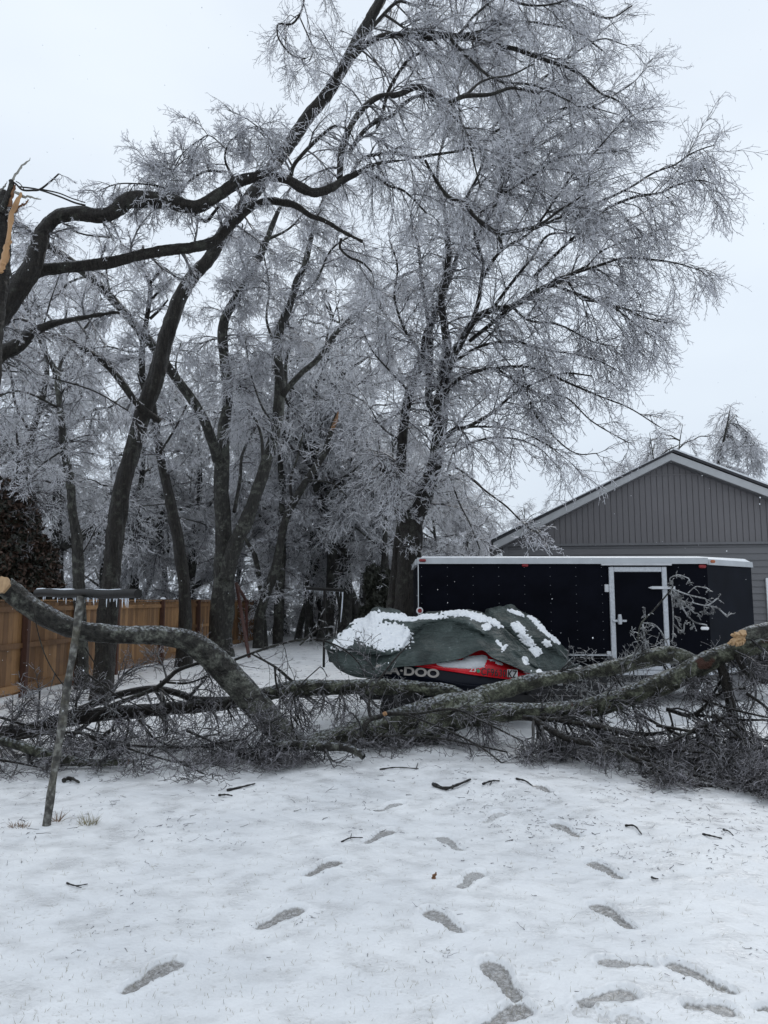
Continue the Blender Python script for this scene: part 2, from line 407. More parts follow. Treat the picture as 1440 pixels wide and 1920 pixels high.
wood('grey_wood', (.12, .115, .10), (.30, .29, .26))
flat('siding', (.135, .135, .142), .55, var=.06, scale=1.5); flat('siding_gable', (.138, .132, .138), .6, var=.06, scale=1.2)
flat('trim', (.42, .43, .44), .45, var=.06); flat('white_trim', (.7, .72, .74), .4, var=.05); flat('shingle', (.035, .035, .04), .8, var=.3, scale=20)
flat('trailer_black', (.0035, .004, .007), .5, var=.35, scale=2.5, spec=.03); flat('trailer_nose', (.006, .0075, .012), .55, var=.25, scale=2.5, spec=.05)
flat('rail', (.40, .42, .44), .45, .2, .08, 6); flat('rivet', (.22, .23, .25), .5, .3, .3, 9); flat('alu', (.5, .51, .53), .38, .55, .1, 9); flat('alu_frost', (.44, .46, .49), .5, .2, .18, 25)
flat('red_lens', (.22, .006, .010), .3); flat('amber_lens', (.36, .10, .03), .3); flat('reflector_white', (.75, .75, .77), .4)
flat('rubber', (.012, .012, .013), .7); flat('rim_white', (.62, .63, .66), .4); flat('steel_dark', (.03, .03, .032), .5, .3)
flat('rust', (.06, .018, .012), .55, var=.4, scale=12); flat('pole_rust', (.010, .0095, .009), .5, spec=.2, var=.4, scale=30)
flat('hull_navy', (.006, .008, .015), .3, var=.2, spec=.15); flat('hull_red', (.78, .016, .03), .25, var=.08); flat('decal_grey', (.40, .37, .34), .5, var=.05)
flat('decal_black', (.01, .01, .01), .5, var=.05); flat('decal_white', (.7, .7, .7), .5, var=.04); flat('decal_green', (.05, .3, .16), .5, var=.04)
flat('concrete', (.2, .2, .21), .8, var=.2, scale=14, bmp=.3); flat('ice', (.62, .66, .72), .12, var=.1)
m_, t, b = mat('pole_bark'); n1 = noise(t, 22, 5); n2 = noise(t, 7, 3)
c = ramp(t, n1, [(.38, (.016, .015, .012)), (.5, (.055, .052, .044)), (.68, (.22, .22, .20))]); c = mixc(t, ramp(t, n2, [(.5, (0,) * 3), (.7, (.6,) * 3)]), c, (.085, .075, .035))
t.links.new(c, b.inputs['Base Color']); b.inputs['Roughness'].default_value = .5; bump(t, b, n1, .7, .01)
m_, t, b = mat('tarp'); n1 = noise(t, 3.2, 5); n2 = noise(t, 17, 5); n3 = noise(t, 5, 4, stretch=(1, 1, 5)); n4 = noise(t, 90, 2)
c = ramp(t, n1, [(.32, (.016, .025, .024)), (.66, (.062, .084, .079))])
c = mixc(t, mth(t, 'MULTIPLY', ramp(t, n2, [(.6, (0,) * 3), (.72, (1,) * 3)]), ramp(t, n1, [(.45, (0,) * 3), (.6, (.4,) * 3)])), c, (.34, .39, .40))
t.links.new(c, b.inputs['Base Color']); b.inputs['Roughness'].default_value = .5; b.inputs['Specular IOR Level'].default_value = .35
bump(t, b, mth(t, 'ADD', mth(t, 'MULTIPLY', n3, .8), mth(t, 'ADD', mth(t, 'MULTIPLY', n2, .3), mth(t, 'MULTIPLY', n4, .05))), 1.0, .12)
flat('leaf_brown', (.055, .030, .019), .6, var=.5, scale=3); flat('leaf_green', (.020, .022, .014), .6, var=.5, scale=3)
flat('dry_grass', (.28, .25, .16), .7, var=.3, scale=20); flat('dead_leaf', (.20, .13, .08), .7, var=.3, scale=20)

# ------------------------------------------------------------------ ground: one sheet, with trodden footprints
FP = [((230, 1860), (338, 1794), 1.), ((482, 1740), (566, 1697), 1.), ((572, 1642), (637, 1609), 1.), ((684, 1580), (738, 1552), .8), ((707, 1521), (753, 1502), .7),
      ((868, 1748), (800, 1701), .8), ((860, 1664), (900, 1630), .7), ((868, 1595), (822, 1564), .7), ((905, 1543), (944, 1520), .6), ((1087, 1568), (1034, 1540), .8),
      ((1169, 1648), (1104, 1611), .9), ((1187, 1741), (1113, 1689), .95), ((1034, 1486), (1002, 1468), .9), ((1230, 1806), (1118, 1801), .75), ((1380, 1861), (1248, 1799), .9),
      ((1080, 1876), (1194, 1857), .75), ((1278, 1880), (1380, 1891), .8), ((972, 1872), (913, 1794), .9), ((893, 1930), (992, 1880), .9), ((1150, 1915), (1074, 1884), .55), ((1255, 1935), (1150, 1900), .6), ((1470, 1905), (1425, 1880), .8)]
xs = np.unique(np.concatenate([np.linspace(-400, -30, 20), np.linspace(-30, -4, 60), np.linspace(-4, -1.9, 60), np.arange(-1.9, 2.5, .0115), np.linspace(2.5, 5, 70), np.linspace(5, 30, 60), np.linspace(30, 400, 20)]).round(4))
ys = np.unique(np.concatenate([np.linspace(-40, 2.2, 25), np.arange(2.2, 6.4, .0125), np.linspace(6.4, 10, 90), np.linspace(10, 40, 120), np.linspace(40, 90, 25), np.linspace(90, 900, 20)]).round(4))
X, Y = np.meshgrid(xs, ys); Z = gz(X, Y); WET = np.zeros_like(X)
rg = np.random.default_rng(5)
for a, b_, s in FP:
    A = G(*a); B = G(*b_); d = B - A; Lf = np.linalg.norm(d[:2]); d = d[:2] / Lf; c0 = (A + B)[:2] / 2
    u = ((X - c0[0]) * d[0] + (Y - c0[1]) * d[1]) / (Lf / 2); v = (-(X - c0[0]) * d[1] + (Y - c0[1]) * d[0])
    wd = .054 + .010 * np.sin(u * 2.4) - .013 * np.exp(-((u + .22) / .28) ** 2)
    wob = .003 * np.sin(u * 21 + a[1])
    q = np.sqrt((np.abs(u) / 1.0) ** 4 + (np.abs(v + wob) / wd) ** 2.6)
    m_in = np.clip((1.12 - q) * 3.2, 0, 1) * (.8 + .2 * np.clip(q, 0, 1) ** 3)
    sm_ = np.clip((1.18 - q) / .3, 0, 1); Z = Z - .026 * s * sm_ * sm_ * (3 - 2 * sm_) + .005 * np.exp(-((q - 1.35) / .22) ** 2)
    WET = np.maximum(WET, s * m_in)
# rough, kicked up snow near the camera and small lumps
Z += np.where((Y > 2.2) & (Y < 12), .0035 * np.sin(X * 17 + 3 * np.sin(Y * 9)) * np.sin(Y * 15 + 2 * np.sin(X * 7)), 0)
V = np.column_stack([X.ravel(), Y.ravel(), Z.ravel()]); ny, nx = X.shape
ii = (np.arange(ny - 1)[:, None] * nx + np.arange(nx - 1)[None]).ravel()
gme = npmesh('ground', V, np.stack([ii, ii + 1, ii + nx + 1, ii + nx], 1), attr={'wet': WET.ravel()})
tag(link('ground', gme, M['snow']), kind='structure')

# ------------------------------------------------------------------ garage building
WA = np.array([2.45, 16.0]); WB = WA + np.array([.989, -.148]) * 7; wd_ = (WB - WA) / np.linalg.norm(WB - WA); wn_ = np.array([wd_[1], -wd_[0]])  # wn_ points to the camera side
def wall_pt(px, py, off=0.0):
    r = P(px, py, 1.0) - np.array([0, 0, EYE]); o = WA + wn_ * off
    den = r[0] * wn_[0] + r[1] * wn_[1]; k = (o @ wn_) / den
    p = r * k; p[2] += EYE; return p
def along(p): return float((np.array(p[:2]) - WA) @ wd_)
def wpt(s, z, off=0.0): q = WA + wd_ * s + wn_ * off; return np.array([q[0], q[1], z])
gar = tag(empty('garage', (*(WA + wd_ * 4), 0)), 'grey sided garage with a gabled end rising behind the black trailer', 'garage')
pk = wall_pt(1262, 846, .3); el = wall_pt(925, 1015, .3); er = wall_pt(1440, 913, .3)
sp_, zp = along(pk), pk[2]; sl_, zl = along(el), el[2]; kr = (zp - er[2]) / (along(er) - sp_)
sr_ = sp_ + 6.0; zr = zp - kr * 6.0
s0 = along(wall_pt(944, 1040)); s1 = sr_ - .4
zf = wall_pt(944, 1023)[2]
def rake(s): return zp - .06 - ((zp - zl) / (sp_ - sl_) * (sp_ - s) if s < sp_ else kr * (s - sp_))
ax3 = [np.array([*wd_, 0]), np.array([*wn_, 0]), np.array([0, 0, 1.])]
mb = MB(); h = .135; z = 0.0
while z < zf - .05:
    zz = min(z + h, zf - .005); a, b_ = wpt(s0 + .1, z, .028), wpt(s1, z, .028); c_, d_ = wpt(s1, zz, .008), wpt(s0 + .1, zz, .008)
    a2, b2 = wpt(s0 + .1, z, 0), wpt(s1, z, 0)
    mb.add([a, b_, c_, d_, a2, b2], [(0, 1, 2, 3), (4, 5, 1, 0)]); z += h
mb.build('lap_siding', M['siding'], gar)
mb = MB(); s = s0; bw = .118
while s < s1:
    e_ = min(s + bw, s1); zt0, zt1 = rake(s) + .0, rake(e_) + .0
    if s < sp_ < e_: pass
    for (q0, q1, off) in ((s, s + .016, .03), (s + .016, e_, .045)):
        za, zb = rake(q0), rake(q1)
        if min(za, zb) > zf: mb.add([wpt(q0, zf, off), wpt(q1, zf, off), wpt(q1, zb, off), wpt(q0, za, off)], [(0, 1, 2, 3)])
    za = rake(s + .016)
    if za > zf: mb.add([wpt(s + .016, zf, .03), wpt(s + .016, zf, .045), wpt(s + .016, za, .045), wpt(s + .016, za, .03)], [(0, 1, 2, 3)])
    s += bw
zs = wall_pt(1262, 891)[2]; q0 = sp_ - 1.02; q1 = sp_ + 1.1
mb.box(wpt((q0 + q1) / 2, zs, .052), (q1 - q0, .016, .03), ax3)
mb.build('gable_siding', M['siding_gable'], gar)
mb = MB(); mb.box(wpt((s0 + s1) / 2, zf, .05), (s1 - s0, .04, .05), ax3); mb.box(wpt(s0 + .05, zf / 2, .02), (.11, .05, zf), ax3); mb.build('corner_trim', M['siding'], gar)
# core walls so that the building is a solid volume
mb = MB(); dep = 4.6
def prism(off0, off1, pad, mbx):
    prof = [(s0 + .02, 0), (s1, 0), (s1, rake(s1)), (sp_, rake(sp_)), (s0 + .02, max(zf, rake(s0)))]
    vs = [wpt(a, z_, off0) for a, z_ in prof] + [wpt(a, z_, off1) for a, z_ in prof]; n = len(prof)
    mbx.add(vs, [tuple(range(n)), tuple(range(2 * n - 1, n - 1, -1))] + [(i, (i + 1) % n, n + (i + 1) % n, n + i) for i in range(n)])
prism(-.004, -dep, 0, mb); mb.build('wall', M['siding'], gar)
def slope(pa, pb, th, off0, off1, lift, name, mt, par_):
    mbx = MB(); vs = []
    for off in (off0, off1):
        for (s_, z_) in (pa, pb):
            vs += [wpt(s_, z_ + lift, off), wpt(s_, z_ + lift - th, off)]
    mbx.add(vs, [(0, 1, 3, 2), (4, 6, 7, 5), (0, 2, 6, 4), (1, 5, 7, 3), (0, 4, 5, 1), (2, 3, 7, 6)]); return mbx.build(name, mt, par_)
slope((sl_ - .1, zl - .05), (sp_, zp), .05, .33, -dep - .1, .03, 'roof', M['shingle'], gar)
slope((sp_, zp), (sr_, zr), .05, .33, -dep - .2, .03, 'roof', M['shingle'], gar)
slope((sl_, zl), (sp_ - .05, zp), .16, .30, .275, -.025, 'rake_board', M['trim'], gar)
slope((sp_ - .05, zp), (sr_, zr), .16, .30, .275, -.025, 'rake_board', M['trim'], gar)
slope((sl_, zl - .1), (sp_ - .05, zp - .1), .012, .272, .05, -.09, 'soffit', M['siding'], gar)
slope((sp_ - .05, zp - .1), (sr_, zr - .1), .012, .272, .05, -.09, 'soffit', M['siding'], gar)
slope((sp_ + .02, zp), (sr_, zr), .035, .31, -dep - .1, .068, 'roof_snow', M['snow_cap'], gar)
slope((sl_ - .05, zl), (sp_ + .02, zp), .02, .30, -dep - .1, .052, 'roof_snow', M['snow_cap'], gar)
dt = MB(); sd = along(wall_pt(1436, 1100)); zt = wall_pt(1436, 1084)[2]; zb_ = .05
dt.box(wpt(sd + .03, (zt + zb_) / 2, .05), (.09, .05, zt - zb_), ax3); dt.box(wpt(sd + .5, zt - .045, .05), (.85, .05, .09), ax3); dt.box(wpt(sd + .97, (zt + zb_) / 2, .05), (.09, .05, zt - zb_), ax3)
dr = dt.build('door', M['white_trim'], gar)
dp = MB(); dp.box(wpt(sd + .5, (zt - .09 + zb_) / 2, .04), (.86, .03, zt - .09 - zb_), ax3); dp.build('door_panel', M['white_trim'], dr)
# ------------------------------------------------------------------ enclosed trailer
TD = 11.8
tr = tag(empty('enclosed_trailer', (2.9, TD, 0)), 'black enclosed cargo trailer with white roof rail and silver framed side door', 'trailer')
xl = P(785, 1150, TD)[0]; xr = P(1330, 1150, TD)[0]; ztop = P(785, 1046, TD)[2]; zbot = .47; wdT = 2.05
nose = (P(1413, 1150, 12.75)[0], 12.75)
prof = [(xl, TD), (xr, TD), nose, (nose[0], TD + wdT - .95), (xr, TD + wdT), (xl, TD + wdT)]
def extr(profile, z0, z1, m2, inset=0):
    n = len(profile); vs = [(x_, y_, z0) for x_, y_ in profile] + [(x_, y_, z1) for x_, y_ in profile]
    m2.add(vs, [tuple(range(n - 1, -1, -1)), tuple(range(n, 2 * n))] + [(i, (i + 1) % n, n + (i + 1) % n, n + i) for i in range(n)])
mb = MB(); vs = [(xl, TD), (xr, TD), (xr, TD + wdT), (xl, TD + wdT)]; extr(vs, zbot, ztop - .075, mb); mb.build('body', M['trailer_black'], tr)
mb = MB(); vs = [(xr + .002, TD + .002), nose, (nose[0], TD + wdT - .95), (xr + .002, TD + wdT - .002)]; extr(vs, zbot, ztop - .095, mb); mb.build('nose_panel', M['trailer_nose'], tr)
mb = MB()
def railpath(pts, z0, z1, o, mbx):
    for (a, b_) in zip(pts[:-1], pts[1:]):
        a = np.array(a); b_ = np.array(b_); dd = (b_ - a) / np.linalg.norm(b_ - a); nn = np.array([dd[1], -dd[0]])
        mbx.add([(*(a + nn * o), z0), (*(b_ + nn * o + dd * o * .3), z0), (*(b_ + nn * o * .7 + dd * o * .3), z1), (*(a + nn * o * .7), z1), (*(a - nn * .02), z0), (*(b_ - nn * .02), z0), (*(b_ - nn * .05), z1 + .006), (*(a - nn * .05), z1 + .006)],
                [(0, 1, 2, 3), (4, 5, 1, 0), (3, 2, 6, 7), (0, 3, 7, 4), (1, 5, 6, 2)])
railpath([(xl - .02, TD), (xr, TD)], ztop - .095, ztop, .035, mb); railpath([(xr, TD), nose], ztop - .11, ztop - .02, .035, mb)
railpath([nose, (nose[0], TD + wdT - .95), (xr, TD + wdT), (xl, TD + wdT), (xl - .02, TD)], ztop - .11, ztop - .02, .035, mb)
mb.build('roof_rail', M['rail'], tr)
# domed roof with snow
mb = MB(); cx = []
vs = [(x_, y_, ztop - .02) for x_, y_ in prof] + [((x_ - 3) * .97 + 3, (y_ - TD - 1) * .8 + TD + 1, ztop + .035) for x_, y_ in prof]
mb.add(vs, [tuple(range(6, 12))] + [(i, (i + 1) % 6, 6 + (i + 1) % 6, 6 + i) for i in range(6)]); mb.build('roof_snow', M['snow_cap'], tr)
mb = MB(); mb.bar((xl, TD - .012, zbot + .03), (xr, TD - .012, zbot + .03), .02, .07); mb.bar((xr + .01, TD - .012, zbot + .03), (nose[0], nose[1] - .012, zbot + .03), .02, .07)
mb.build('bottom_rail', M['alu_frost'], tr)
mb = MB(); mb.bar((xl - .004, TD - .006, zbot + .06), (xl - .004, TD - .006, ztop - .1), .014, .014, up=(0, 1, 0)); mb.build('corner_trim', M['alu'], tr)
rv = MB(); rgx = random.Random(3)      # rows of rivet heads
for kx in range(12):
    x_ = xl + .05 + kx * (xr - xl - .1) / 11
    if P(1140, 1150, TD)[0] - .02 < x_ < P(1255, 1150, TD)[0] + .02: continue
    for kz in range(12):
        z_ = zbot + .12 + kz * .14; rv.box((x_, TD - .003, z_), (.008, .006, .008), tone=.5)
rv.build('rivets', M['rivet'], tr)
# door
dx0, dx1 = P(1143, 1150, TD)[0], P(1252, 1150, TD)[0]; dz1 = P(1143, 1063, TD)[2]; dz0 = zbot + .07
door = MB(); door.box(((dx0 + dx1) / 2, TD - .012, (dz0 + dz1) / 2), (dx1 - dx0 - .16, .02, dz1 - dz0 - .14)); do = door.build('door', M['trailer_black'], tr)
fr = MB()
for x_ in (dx0 + .04, dx1 - .04): fr.box((x_, TD - .02, (dz0 + dz1) / 2), (.078, .04, dz1 - dz0), bev=.008)
fr.box(((dx0 + dx1) / 2, TD - .018, dz1 - .04), (dx1 - dx0 - .16, .036, .078), bev=.008); fr.box(((dx0 + dx1) / 2, TD - .018, dz0 + .03), (dx1 - dx0 - .16, .036, .06), bev=.008)
fr.build('door_frame', M['alu_frost'], do)
mb = MB(); mb.box(((dx0 + dx1) / 2 - .02, TD - .03, dz1 + .035), (dx1 - dx0 + .2, .06, .028), bev=.006); mb.build('drip_cap', M['alu'], tr)
for yy in (1103, 1228):
    hm = MB(); zz = P(1143, yy, TD)[2]; hm.box((dx0 - .035, TD - .02, zz), (.075, .035, .12), bev=.006); hm.tube([(dx0 + .005, TD - .045, zz - .07), (dx0 + .005, TD - .045, zz + .07)], .014); hm.build('hinge', M['alu'], do)
hm = MB(); zz = P(1160, 1164, TD)[2]; xx = P(1160, 1164, TD)[0]
hm.box((xx, TD - .05, zz), (.22, .03, .035), bev=.006); hm.tube([(xx, TD - .06, zz - .05), (xx, TD - .065, zz + .02), (xx, TD - .06, zz + .10)], [.03, .035, .025]); hm.build('handle', M['alu_frost'], do, True)
hb = MB(); zz = P(1230, 1102, TD)[2]; xa = P(1212, 1102, TD)[0]; xb = P(1262, 1102, TD)[0]
hb.add([(xa, TD - .07, zz), (xa + .06, TD - .09, zz - .022), (xa + .06, TD - .09, zz + .022), (xb, TD - .09, zz - .02), (xb, TD - .09, zz + .02), (xa + .06, TD - .05, zz - .022), (xa + .06, TD - .05, zz + .022), (xb, TD - .05, zz - .02), (xb, TD - .05, zz + .02)],
       [(0, 1, 2), (1, 3, 4, 2), (0, 6, 5), (5, 6, 8, 7), (2, 4, 8, 6), (1, 5, 7, 3), (0, 2, 6), (0, 5, 1), (3, 7, 8, 4)]); hb.build('door_holder', M['alu'], do)
# lamps on the rail and side
def lens(px, py, w_, h_, mt, name, d=TD, off=.045):
    p = P(px, py, d); l = MB(); n = 8
    l.box((p[0], p[1] - off, p[2]), (w_, .03, h_), bev=min(w_, h_) * .3); return l.build(name, mt, tr, True)
lens(792, 1051, .11, .045, M['red_lens'], 'marker_light'); lens(984, 1060, .10, .05, M['red_lens'], 'marker_light', off=.02); lens(1316, 1062, .12, .055, M['red_lens'], 'marker_light', off=.02)
lens(1334, 1053, .08, .05, M['amber_lens'], 'marker_light', off=.05); lens(1320, 1178, .13, .05, M['reflector_white'], 'latch_handle', off=.03)
p = P(787, 1145, TD); mb = MB(); mb.tube([(p[0], TD - .03, p[2]), (p[0], TD - .005, p[2])], [.05, .055], 20); rl = mb.build('reflector', M['reflector_white'], tr, True)
mb = MB(); mb.tube([(p[0], TD - .038, p[2]), (p[0], TD - .026, p[2])], .034, 20); mb.build('reflector_lens', M['red_lens'], rl, True)
mb = MB(); mb.box(((xl + xr) / 2, TD + 1, .40), (xr - xl - .1, 1.8, .12)); mb.build('chassis', M['steel_dark'], tr)
mb = MB(); mb.bar((xr, TD + .5, .45), (nose[0] + .9, TD + 1.02, .45), .08, .1); mb.bar((xr, TD + 1.6, .45), (nose[0] + .9, TD + 1.05, .45), .08, .1); mb.build('tongue', M['steel_dark'], tr)
mb = MB(); mb.tube([(nose[0] + .55, TD + 1.03, .05), (nose[0] + .55, TD + 1.03, .95)], .03, 12); mb.box((nose[0] + .55, TD + 1.03, .05), (.2, .2, .03)); mb.build('jack', M['alu'], tr)
def wheel(c, r, w_, parent, rimm, ax=1, holes=True):
    a = np.array(c, float); t_ = MB(); y0 = a.copy(); y1 = a.copy(); v_ = np.zeros(3); v_[ax] = 1
    t_.tube([a - v_ * w_ / 2, a - v_ * w_ / 2, a - v_ * w_ * .42, a, a + v_ * w_ * .42, a + v_ * w_ / 2, a + v_ * w_ / 2], [r * .6, r * .86, r * .97, r, r * .97, r * .86, r * .6], 32, cap=False)
    wo = t_.build('wheel', M['rubber'], parent, True)
    q = MB(); q.tube([a - v_ * w_ * .46, a - v_ * w_ * .30, a - v_ * w_ * .28, a - v_ * w_ * .40, a - v_ * w_ * .46], [r * .62, r * .55, r * .36, r * .2, .001], 28, cap=False); q.build('rim', rimm, wo, True)
    if holes:
        hh = MB()
        for k in range(8):
            an = k * math.pi / 4; pp = a + np.array([math.cos(an) * r * .45, 0, math.sin(an) * r * .45]) - v_ * w_ * .305
            hh.tube([pp, pp + v_ * .01], r * .055, 10)
        hh.build('rim_holes', M['rubber'], wo)
for xx in (xl + 1.75, xl + 2.6): wheel((xx, TD + .12, .34), .34, .2, tr, M['rim_white'])
fe = MB(); pts = [(xl + 1.3, TD - .1, .5), (xl + 1.4, TD - .1, .78), (xl + 2.95, TD - .1, .78), (xl + 3.05, TD - .1, .5)]
for a, b_ in zip(pts[:-1], pts[1:]): fe.bar(a, b_, .24, .012)
fe.build('fender', M['alu_frost'], tr)
bk = MB(); bk.box((P(1372, 1280, 12.6)[0], 12.6, .2), (.4, .2, .4), bev=.01); tag(bk.build('concrete_block', M['concrete']), 'grey concrete block standing on the snow under the trailer nose', 'block')

# ------------------------------------------------------------------ fence
fn = tag(empty('wooden_fence', (-6.1, 13, 0)), 'stained wooden privacy fence running along the left side of the yard', 'fence')
def fpt(d, o=0.0): return np.array([-6.9 + .06 * d + o, d])
pd = [6.2, 8.6, 10.9, 12.8, 14.6, 16.5, 19.3, 22.3, 25.3, 28.2, 29.7]
rg_ = random.Random(8)
FZ = 1.60
for k in range(len(pd) - 1):
    a, b_ = fpt(pd[k]), fpt(pd[k + 1]); L_ = np.linalg.norm(b_ - a); dd = (b_ - a) / L_; axf = [np.array([*dd, 0]), np.array([dd[1], -dd[0], 0]), np.array([0, 0, 1.])]
    g0 = float(gz(*a)); z0 = .06
    mb = MB(); n = int(L_ / .142)
    for i in range(n):
        c = a + dd * (i + .5) * L_ / n; hh = FZ - .015 + rg_.uniform(-.006, .006)
        mb.box((c[0], c[1], (z0 + hh) / 2), (L_ / n - .007, .02, hh - z0), axf, rg_.random())
    pn = mb.build('fence_panel', M['fence_wood'], fn)
    rl = MB()
    for zr_, hh in ((.16, .12), (.86, .085), (1.47, .085)):
        c = (a + b_) / 2; rl.box((c[0] + axf[1][0] * .032, c[1] + axf[1][1] * .032, zr_), (L_ - .1, .04, hh), axf, rg_.random())
    c = (a + b_) / 2; rl.box((c[0] + axf[1][0] * .02, c[1], FZ + .012), (L_, .09, .03), axf, rg_.random())
    rl.build('rail', M['fence_wood'], pn)
for d_ in pd:
    a = fpt(d_, .07); mb = MB(); mb.box((a[0], a[1], FZ / 2 + .01), (.105, .105, FZ + .06), bev=.006, tone=rg_.random()); po = mb.build('fence_post', M['post_wood'], fn)
    mb = MB(); mb.tube([(a[0], a[1], FZ + .04), (a[0], a[1], FZ + .075), (a[0], a[1], FZ + .09)], [.07, .06, .01], 8); mb.build('post_snow', M['snow_cap'], po, True)

# ------------------------------------------------------------------ clothesline posts
def lerp(a, b_, t_): return np.array(a) * (1 - t_) + np.array(b_) * t_
g = G(83, 1548); cl = tag(empty('clothesline_post', g), 'leaning lichen covered clothesline post with an iced crossbar in the left foreground', 'clothesline post')
tp = P(153, 1118, 5.45); mb = MB(); n = 26
pp = [lerp(g - np.array([0, 0, .12]), tp, i / (n - 1)) + np.array([.0025 * math.sin(i * .7), 0, 0]) for i in range(n)]
mb.tube(pp, [.0275 + .002 * math.sin(i * 1.7) + .002 * math.sin(i * .6) for i in range(n)], 14); mb.build('pole', M['pole_bark'], cl, True)
a, b_ = P(70, 1112, 5.95), P(259, 1114, 5.05); mb = MB(); n = 20; BR = .031
mb.tube([lerp(a, b_, i / (n - 1)) + np.array([0, 0, .004 * math.sin(i * .8)]) for i in range(n)], .032, 16); cb = mb.build('crossbar', M['pole_rust'], cl, True)
mb = MB(); mb.tube([lerp(a, b_, i / 19) + np.array([0, 0, .026 + .002 * math.sin(i * 2.1)]) for i in range(19)], [.012 + .002 * math.sin(i * 1.3) - .006 * i / 18 for i in range(19)], 10); mb.build('crossbar_ice', M['ice'], cb, True)
rgi = random.Random(4)
for i in range(30):
    t_ = rgi.uniform(.03, .98); q = lerp(a, b_, t_) - np.array([0, 0, .025]); L_ = rgi.uniform(.015, .06) * (1.3 if t_ > .3 else .8)
    mb = MB(); mb.tube([q, q - np.array([.001, 0, L_ * .5]), q - np.array([0, 0, L_])], [.0042, .0032, .0008], 6); mb.build('icicle', M['ice'], cb, True)
g = G(607, 1251); c2 = tag(empty('clothesline_post', g), 'thin dark clothesline post standing in the snow left of the covered watercraft', 'clothesline post')
tp = P(609, 1106, 18); mb = MB(); mb.tube([g - np.array([0, 0, .1]), tp], .032, 10); mb.build('pole', M['pole_rust'], c2, True)
a, b_ = P(575, 1103, 18.3), P(645, 1107, 17.7); mb = MB(); mb.tube([a, lerp(a, b_, .5), b_], .04, 10); cb = mb.build('crossbar', M['pole_rust'], c2, True)
for i in range(14):
    q = lerp(a, b_, rgi.uniform(.05, .98)) - np.array([0, 0, .03]); mb = MB(); mb.tube([q, q - np.array([0, 0, rgi.uniform(.04, .12)])], [.008, .002], 5); mb.build('icicle', M['ice'], cb, True)
mb = MB(); q = P(643, 1110, 17.7); mb.tube([q, q - np.array([.02, 0, .35]), q - np.array([.05, 0, .7])], [.012, .018, .006], 6); mb.build('icy_line', M['ice'], c2, True)
# rusty swing frame legs against the far fence
g = G(465, 1222); sw = tag(empty('swing_frame', g), 'rusty dark red metal swing frame legs in front of the far fence', 'swing frame')
for (x0, y0, x1, y1, d0, d1) in ((443, 1093, 467, 1232, 22.5, 21.0), (462, 1126, 463, 1212, 25, 25.2)):
    mb = MB(); q0, q1 = P(x0, y0, d0), P(x1, y1, d1); mb.bar(q0, q1, .085, .085, up=(0, 1, .1), bev=.01); mb.build('leg', M['rust'], sw)
mb = MB(); mb.bar(P(443, 1095, 22.5), P(462, 1127, 25), .07, .07, up=(0, 0, 1)); mb.build('crossbeam', M['rust'], sw)

# ------------------------------------------------------------------ covered watercraft
def loft(cols, nu, nv):
    """cols: list of stations, each a list of 3D points -> grid nu x nv"""
    C = np.array(cols, float); K, m2, _ = C.shape
    A = np.stack([catmull(C[k], nv) for k in range(K)], 0)      # K,nv,3
    B = np.stack([catmull(A[:, j], nu) for j in range(nv)], 1)  # nu,nv,3
    return B
def gridmesh(Gd, name, mt, parent, mask=None, smooth=True):
    nu, nv = Gd.shape[:2]; ii = (np.arange(nu - 1)[:, None] * nv + np.arange(nv - 1)[None])
    Q = np.stack([ii, ii + nv, ii + nv + 1, ii + 1], -1)
    Q = Q[mask[:-1, :-1] & mask[1:, 1:]] if mask is not None else Q.reshape(-1, 4)
    me = npmesh(name, Gd.reshape(-1, 3), Q, smooth)
    if mask is not None:
        import bmesh
        bm = bmesh.new(); bm.from_mesh(me); bmesh.ops.delete(bm, geom=[v for v in bm.verts if not v.link_faces], context='VERTS'); bm.to_mesh(me); bm.free()
    return link(name, me, mt, parent)
def gnorm(Gd):
    du = np.gradient(Gd, axis=0); dv = np.gradient(Gd, axis=1); n = np.cross(du, dv); n = nrm(n)
    if n[..., 2].mean() < 0: n = -n
    return n
def fold_noise(nu, nv, seed, k=10):
    rg2 = np.random.default_rng(seed); u = np.linspace(0, 1, nu)[:, None]; v = np.linspace(0, 1, nv)[None]; o = np.zeros((nu, nv))
    for i in range(k):
        a_, b2, ph = rg2.uniform(6, 34), rg2.uniform(-9, 9), rg2.uniform(0, 6.28)
        s_ = np.sin(a_ * u + b2 * v + ph + 1.5 * np.sin(3 * v + ph)); o += (1 - np.abs(s_) ** .7) * rg2.uniform(.3, 1) * (6 / (a_ + 6)) * np.clip(np.sin(math.pi * (v * rg2.uniform(.6, 1.4) + rg2.uniform(0, .3))), 0, 1)
    return o - o.mean()
def to_px(Gd):
    r = Gd - np.array([0, 0, EYE]); yc = r[..., 1] * math.cos(TH) + r[..., 2] * math.sin(TH); zc = -r[..., 1] * math.sin(TH) + r[..., 2] * math.cos(TH)
    return 720 + F * r[..., 0] / yc, 960 - F * zc / yc
